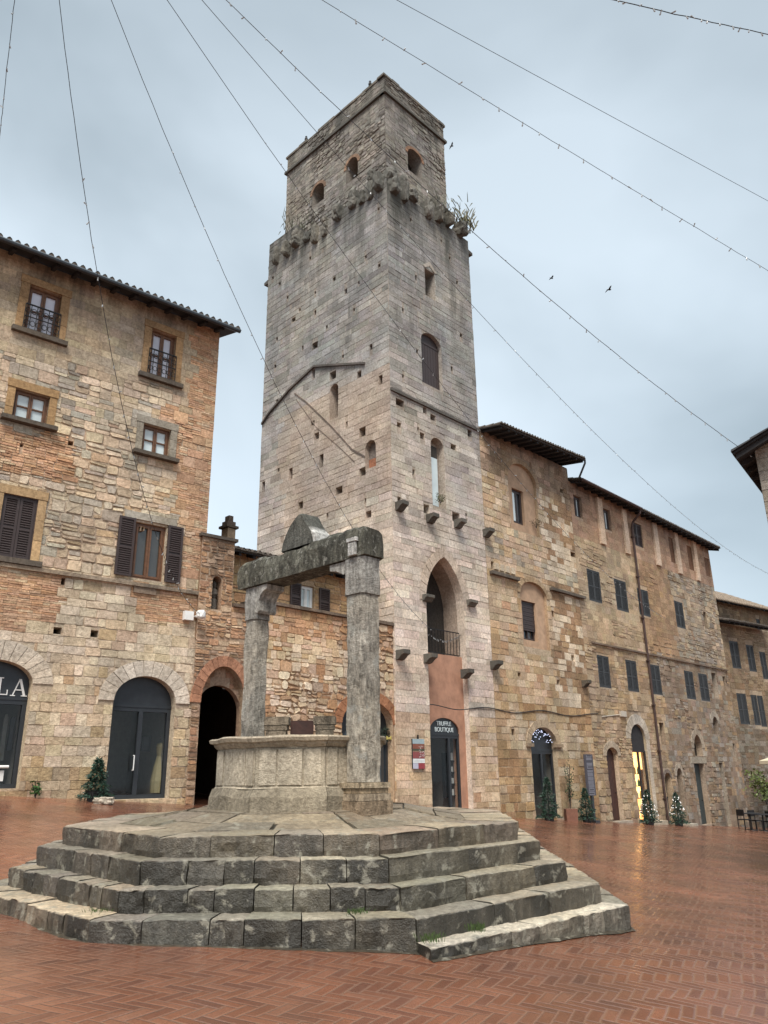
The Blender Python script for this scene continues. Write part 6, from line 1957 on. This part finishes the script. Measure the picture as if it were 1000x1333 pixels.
def grass(name, lab, o_, H, wid, n_, c, seed):
    rr = random.Random(seed); mb = MB()
    for k in range(n_):
        p = o_ + Vector((rr.gauss(0, wid), rr.gauss(0, wid), 0)); a = rr.uniform(0, 6.28)
        e = p + Vector((math.cos(a) * H * .4, math.sin(a) * H * .4, H * rr.uniform(.5, 1.1)))
        sv = Vector((math.sin(a), -math.cos(a), 0)) * H * .035
        g = rr.uniform(.6, 1.3)
        mb.poly([p - sv, p + sv, p.lerp(e, .6) + Vector((0, 0, H * .15)) + sv * .6, e, p.lerp(e, .6) + Vector((0, 0, H * .15)) - sv * .6], tuple(x * g for x in c))
    return tag(mb.build(name, M_ATTR), lab, 'grass')
grass('grass_tuft', 'dry grass on the right corner of the tower edge', PA.pt(4.6, ZS + .4, .1), .8, .25, 60, (.14, .13, .07), 1)
grass('grass_tuft', 'dry grass on the front edge of the tower below its upper arched opening', PA.pt(3.4, ZS + .5, .15), .5, .4, 60, (.10, .10, .06), 2)
grass('grass_tuft', 'dry grass tuft on the left edge of the tower', PB.pt(5.8, 24.5, -.1), .45, .4, 60, (.09, .09, .05), 3)
for k, (x, y, z, lab, w) in enumerate(((132, 1192, .47, 'green tuft between the two lowest steps at the left corner', .07), (466, 1192, .47, 'green tuft between the two lowest steps left of the big corner block', .05), (562, 1226, .33, 'green weed at the foot of the big corner block', .05), (622, 1212, .36, 'green weed on the lowest step to the right', .04))):
    r_ = ray(x, y); t = (z - CAM.z) / r_.z
    grass('moss_tuft', lab, CAM + r_ * t, .07, w, 90, (.06, .10, .025), 10 + k)

# ------------------------------------------------------------------ wall fittings and signs
sl_ = thing('wall_lamp', 'white round floodlight on a bracket at the corner of the left house', 'lamp', lamp_pt)
mb = MB(); mb.tube([lamp_pt - PL.N * .42, lamp_pt - PL.N * .1], .025, 6); mb.tube([lamp_pt - PL.N * .38 + Vector((0, 0, -.9)), lamp_pt - PL.N * .38 + Vector((0, 0, .1))], .02, 6); mb.build('bracket', M_WHITE, sl_)
mb = MB(); rock(mb, lamp_pt, .12, .12, .12, seed=3, jit=.1); mb.build('lamp_head', M_WHITE, sl_)
mb = MB(); mb.box(PL.off(.0), PL.uv(243, 805)[0] - .12, PL.uv(243, 805)[0] + .12, lamp_pt.z - .12, lamp_pt.z + .1, .02, .14); mb.build('junction_box', M_WHITE, sl_)
# cable along the facades
mb = MB(); pts = []
for i in range(41):
    x = 559 + (778 - 559) * i / 40
    y = 917 + 12 * (i / 40) + 5 * math.sin(i / 40 * math.pi * 3) ** 2
    u, z = PA.uv(x, y)
    dd = .03
    if 558 < x < 609: dd = .03
    pts.append(PA.pt(u, z, dd))
mb.tube(pts, .016, 5)
tag(mb.build('electric_cable', M_CABLE), 'black electric cable running along the tower front and the house beside it', 'cable')
mb = MB(); mb.tube([on(PA, 783, 933, .03), on(PA, 800, 931, .03), on(PA, 812, 930, .03)], .02, 5); b = PA.box(806, 813, 926, 933)
mb.box(PA, b[0], b[1], b[2], b[3], .01, .1); mb.c = [(.45, .40, .33, 1)] * len(mb.c); tag(mb.build('cable_box', M_ATTR), 'small pale cable box left of the lit shop arch', 'box')
# information panel on the tower
b = PA.box(535.5, 551, 962, 1001)
ip = thing('information_panel', 'narrow red and white information panel with a blue grey top on the tower front', 'sign', PA.pt(b[0], b[2], .04))
mb = MB(); mb.box(PA, b[0], b[1], b[2], b[3], .02, .06); mb.build('board', M_METAL, ip)
mb = MB(); H = b[3] - b[2]; W = b[1] - b[0]
def band(z0, z1, c, u0=0.0, u1=1.0, d=.064): mb.box(PA, b[0] + W * u0 + .004, b[0] + W * u1 - .004, b[2] + H * z0 + .003, b[2] + H * z1 - .003, .058, d, c)
band(.83, 1, (.33, .42, .45)); band(.66, .83, (.23, .08, .05)); band(.6, .66, (.06, .07, .04)); band(.56, .6, (.3, .18, .12)); band(.34, .56, (.26, .07, .07)); band(.19, .34, (.72, .75, .75)); band(.0, .19, (.5, .5, .6), 0, .45); band(.0, .19, (.30, .05, .06), .45, 1)
rr = random.Random(4)
for k in range(46):
    u, z = rr.uniform(.5, .95), rr.uniform(.36, .76)
    mb.box(PA, b[0] + W * u, b[0] + W * (u + .045), b[2] + H * z, b[2] + H * (z + .015), .0645, .066, (.75, .72, .7) if rr.random() < .75 else (.05, .05, .05))
for k in range(10):
    u = .1 + .085 * k; mb.box(PA, b[0] + W * u, b[0] + W * (u + .05), b[2] + H * .25, b[2] + H * .27, .0645, .066, (.35, .4, .42))
mb.build('printed_face', M_ATTR, ip)
mb = MB(); mb.box(PA, b[0] + W * .48, b[0] + W * .56, b[3], b[3] + .12, .02, .05); mb.build('hook', M_IRON, ip)
# vertical sign on a post
Ps = PA.off(.35)
b = Ps.box(762.5, 773, 982, 1036)
gq = Ps.gz((b[0] + b[1]) / 2)
vs = thing('vertical_sign', 'tall narrow grey violet sign with stacked white lettering on a dark post', 'sign', Ps.pt((b[0] + b[1]) / 2, gq))
mb = MB(); um = (b[0] + b[1]) / 2 + .02
mb.box(Ps, um - .06, um + .06, gq - .05, b[2], -.04, .04); mb.box(Ps, um - .16, um + .16, gq - .05, gq + .06, -.16, .16); mb.build('post', M_METAL, vs)
mb = MB(); mb.box(Ps, b[0], b[1], b[2], b[3], -.03, .03, (.06, .058, .072)); mb.build('board', M_ATTR, vs)
mb = MB(); rr = random.Random(8); n_ = 11
for k in range(n_):
    z = b[2] + (b[3] - b[2]) * (k + .5) / n_; h = (b[3] - b[2]) / n_ * .36; w = (b[1] - b[0]) * .33; uc = (b[0] + b[1]) / 2
    for s in range(3):
        if rr.random() < .8: mb.box(Ps, uc - w, uc + w, z - h + s * h * .85, z - h + s * h * .85 + .03, .031, .036, (.2, .2, .235))
    for s in (-w, w - .04):
        if rr.random() < .65: mb.box(Ps, uc + s, uc + s + .04, z - h + .032, z + h * .7 - .002, .037, .040, (.2, .2, .235))
mb.build('lettering', M_ATTR, vs)
# broken stones by the fir, a pale scrap on the platform
mb = MB(); q = on_ground(PL, 117, 1050, .75)
rock(mb, q + Vector((0, 0, .06)), .22, .12, .08, c=(.45, .4, .33), st=0, seed=6)
tag(mb.build('stone', M_WELL), 'pale broken stone lying in front of the left fir', 'stone')
r_ = ray(314, 1055); t = (1.235 - CAM.z) / r_.z
mb = MB(); rock(mb, CAM + r_ * t, .03, .03, .025, c=(.7, .7, .7), st=0, seed=2)
tag(mb.build('paper_scrap', M_ATTR), 'small white crumpled scrap at the foot of the well', 'litter')
# ------------------------------------------------------------------ cafe corner at the right edge
Pk = PF.off(2.2)
def cafe_pt(px, py): 
    u, _ = Pk.uv(px, py); q = Pk.pt(u, 0); q.z = ground_z(q.x, q.y); return q
q = cafe_pt(1040, 1070)
ps = thing('parasol', 'cream cafe parasol at the right edge of the square', 'parasol', q)
topz = Pk.uv(1005, 990)[1]
hp = topz - q.z
mb = MB(); mb.tube([q, q + Vector((0, 0, hp + .3))], .04, 7); mb.build('pole', M_METAL, ps)
mb = MB(); n_ = 8
rim = [q + Vector((1.5 * math.cos(k * math.pi / 4), 1.5 * math.sin(k * math.pi / 4), hp)) for k in range(8)]
for k in range(8):
    a, b_ = rim[k], rim[(k + 1) % 8]
    mb.poly([a, b_, q + Vector((0, 0, hp + .45))], (.62, .55, .40)); mb.poly([a, b_, b_ - Vector((0, 0, .16)), a - Vector((0, 0, .16))], (.6, .52, .38))
mb.build('canopy', M_ATTR, ps)
leafy('shrub', 'leafy green shrub under the cafe parasol', cafe_pt(1001, 1062) + Vector((0, 0, 1.2)), 1.6, .9, 500, (.10, .13, .03), 'shrub', stems=9, seed=9, ls=.16)
def cafe_table(px, py, lab):
    q = cafe_pt(px, py); t_ = thing('cafe_table', lab, 'table', q)
    mb = MB(); mb.lathe([(.45, .73), (.46, .76), (.44, .765)], q, 16); mb.build('tabletop', M_METAL, t_)
    mb = MB(); mb.lathe([(.26, 0), (.25, .03), (.04, .05), (.035, .73)], q, 12); mb.build('leg', M_IRON, t_)
def cafe_chair(px, py, rot, lab):
    q = cafe_pt(px, py); t_ = thing('cafe_chair', lab, 'chair', q)
    c, s = math.cos(rot), math.sin(rot)
    T = lambda x, y, z: q + Vector((x * c - y * s, x * s + y * c, z))
    bx = lambda mb, a, b, e, f, g, h: mb.hexa([T(a, e, g), T(b, e, g), T(b, f, g), T(a, f, g), T(a, e, h), T(b, e, h), T(b, f, h), T(a, f, h)])
    mb = MB(); bx(mb, -.22, .22, -.22, .22, .43, .47); mb.build('seat', M_IRON, t_)
    mb = MB(); bx(mb, -.22, .22, .2, .23, .62, .9); mb.build('backrest', M_IRON, t_)
    for x, y, h in ((-.2, -.2, .43), (.18, -.2, .43), (-.2, .2, .88), (.18, .2, .88)):
        mb = MB(); bx(mb, x, x + .03, y, y + .025, 0, h); mb.build('leg', M_IRON, t_)
cafe_table(995, 1076, 'round dark cafe table at the right edge of the square')
cafe_table(978, 1072, 'round dark cafe table nearest the corner of the long house')
cafe_chair(985, 1075, .4, 'dark cafe chair between the two cafe tables')
cafe_chair(970, 1072, 2.0, 'dark cafe chair closest to the corner of the long house')
cafe_chair(1000, 1072, -1.0, 'dark cafe chair at the right edge of the square')
q = cafe_pt(984, 1066)
mb = MB()
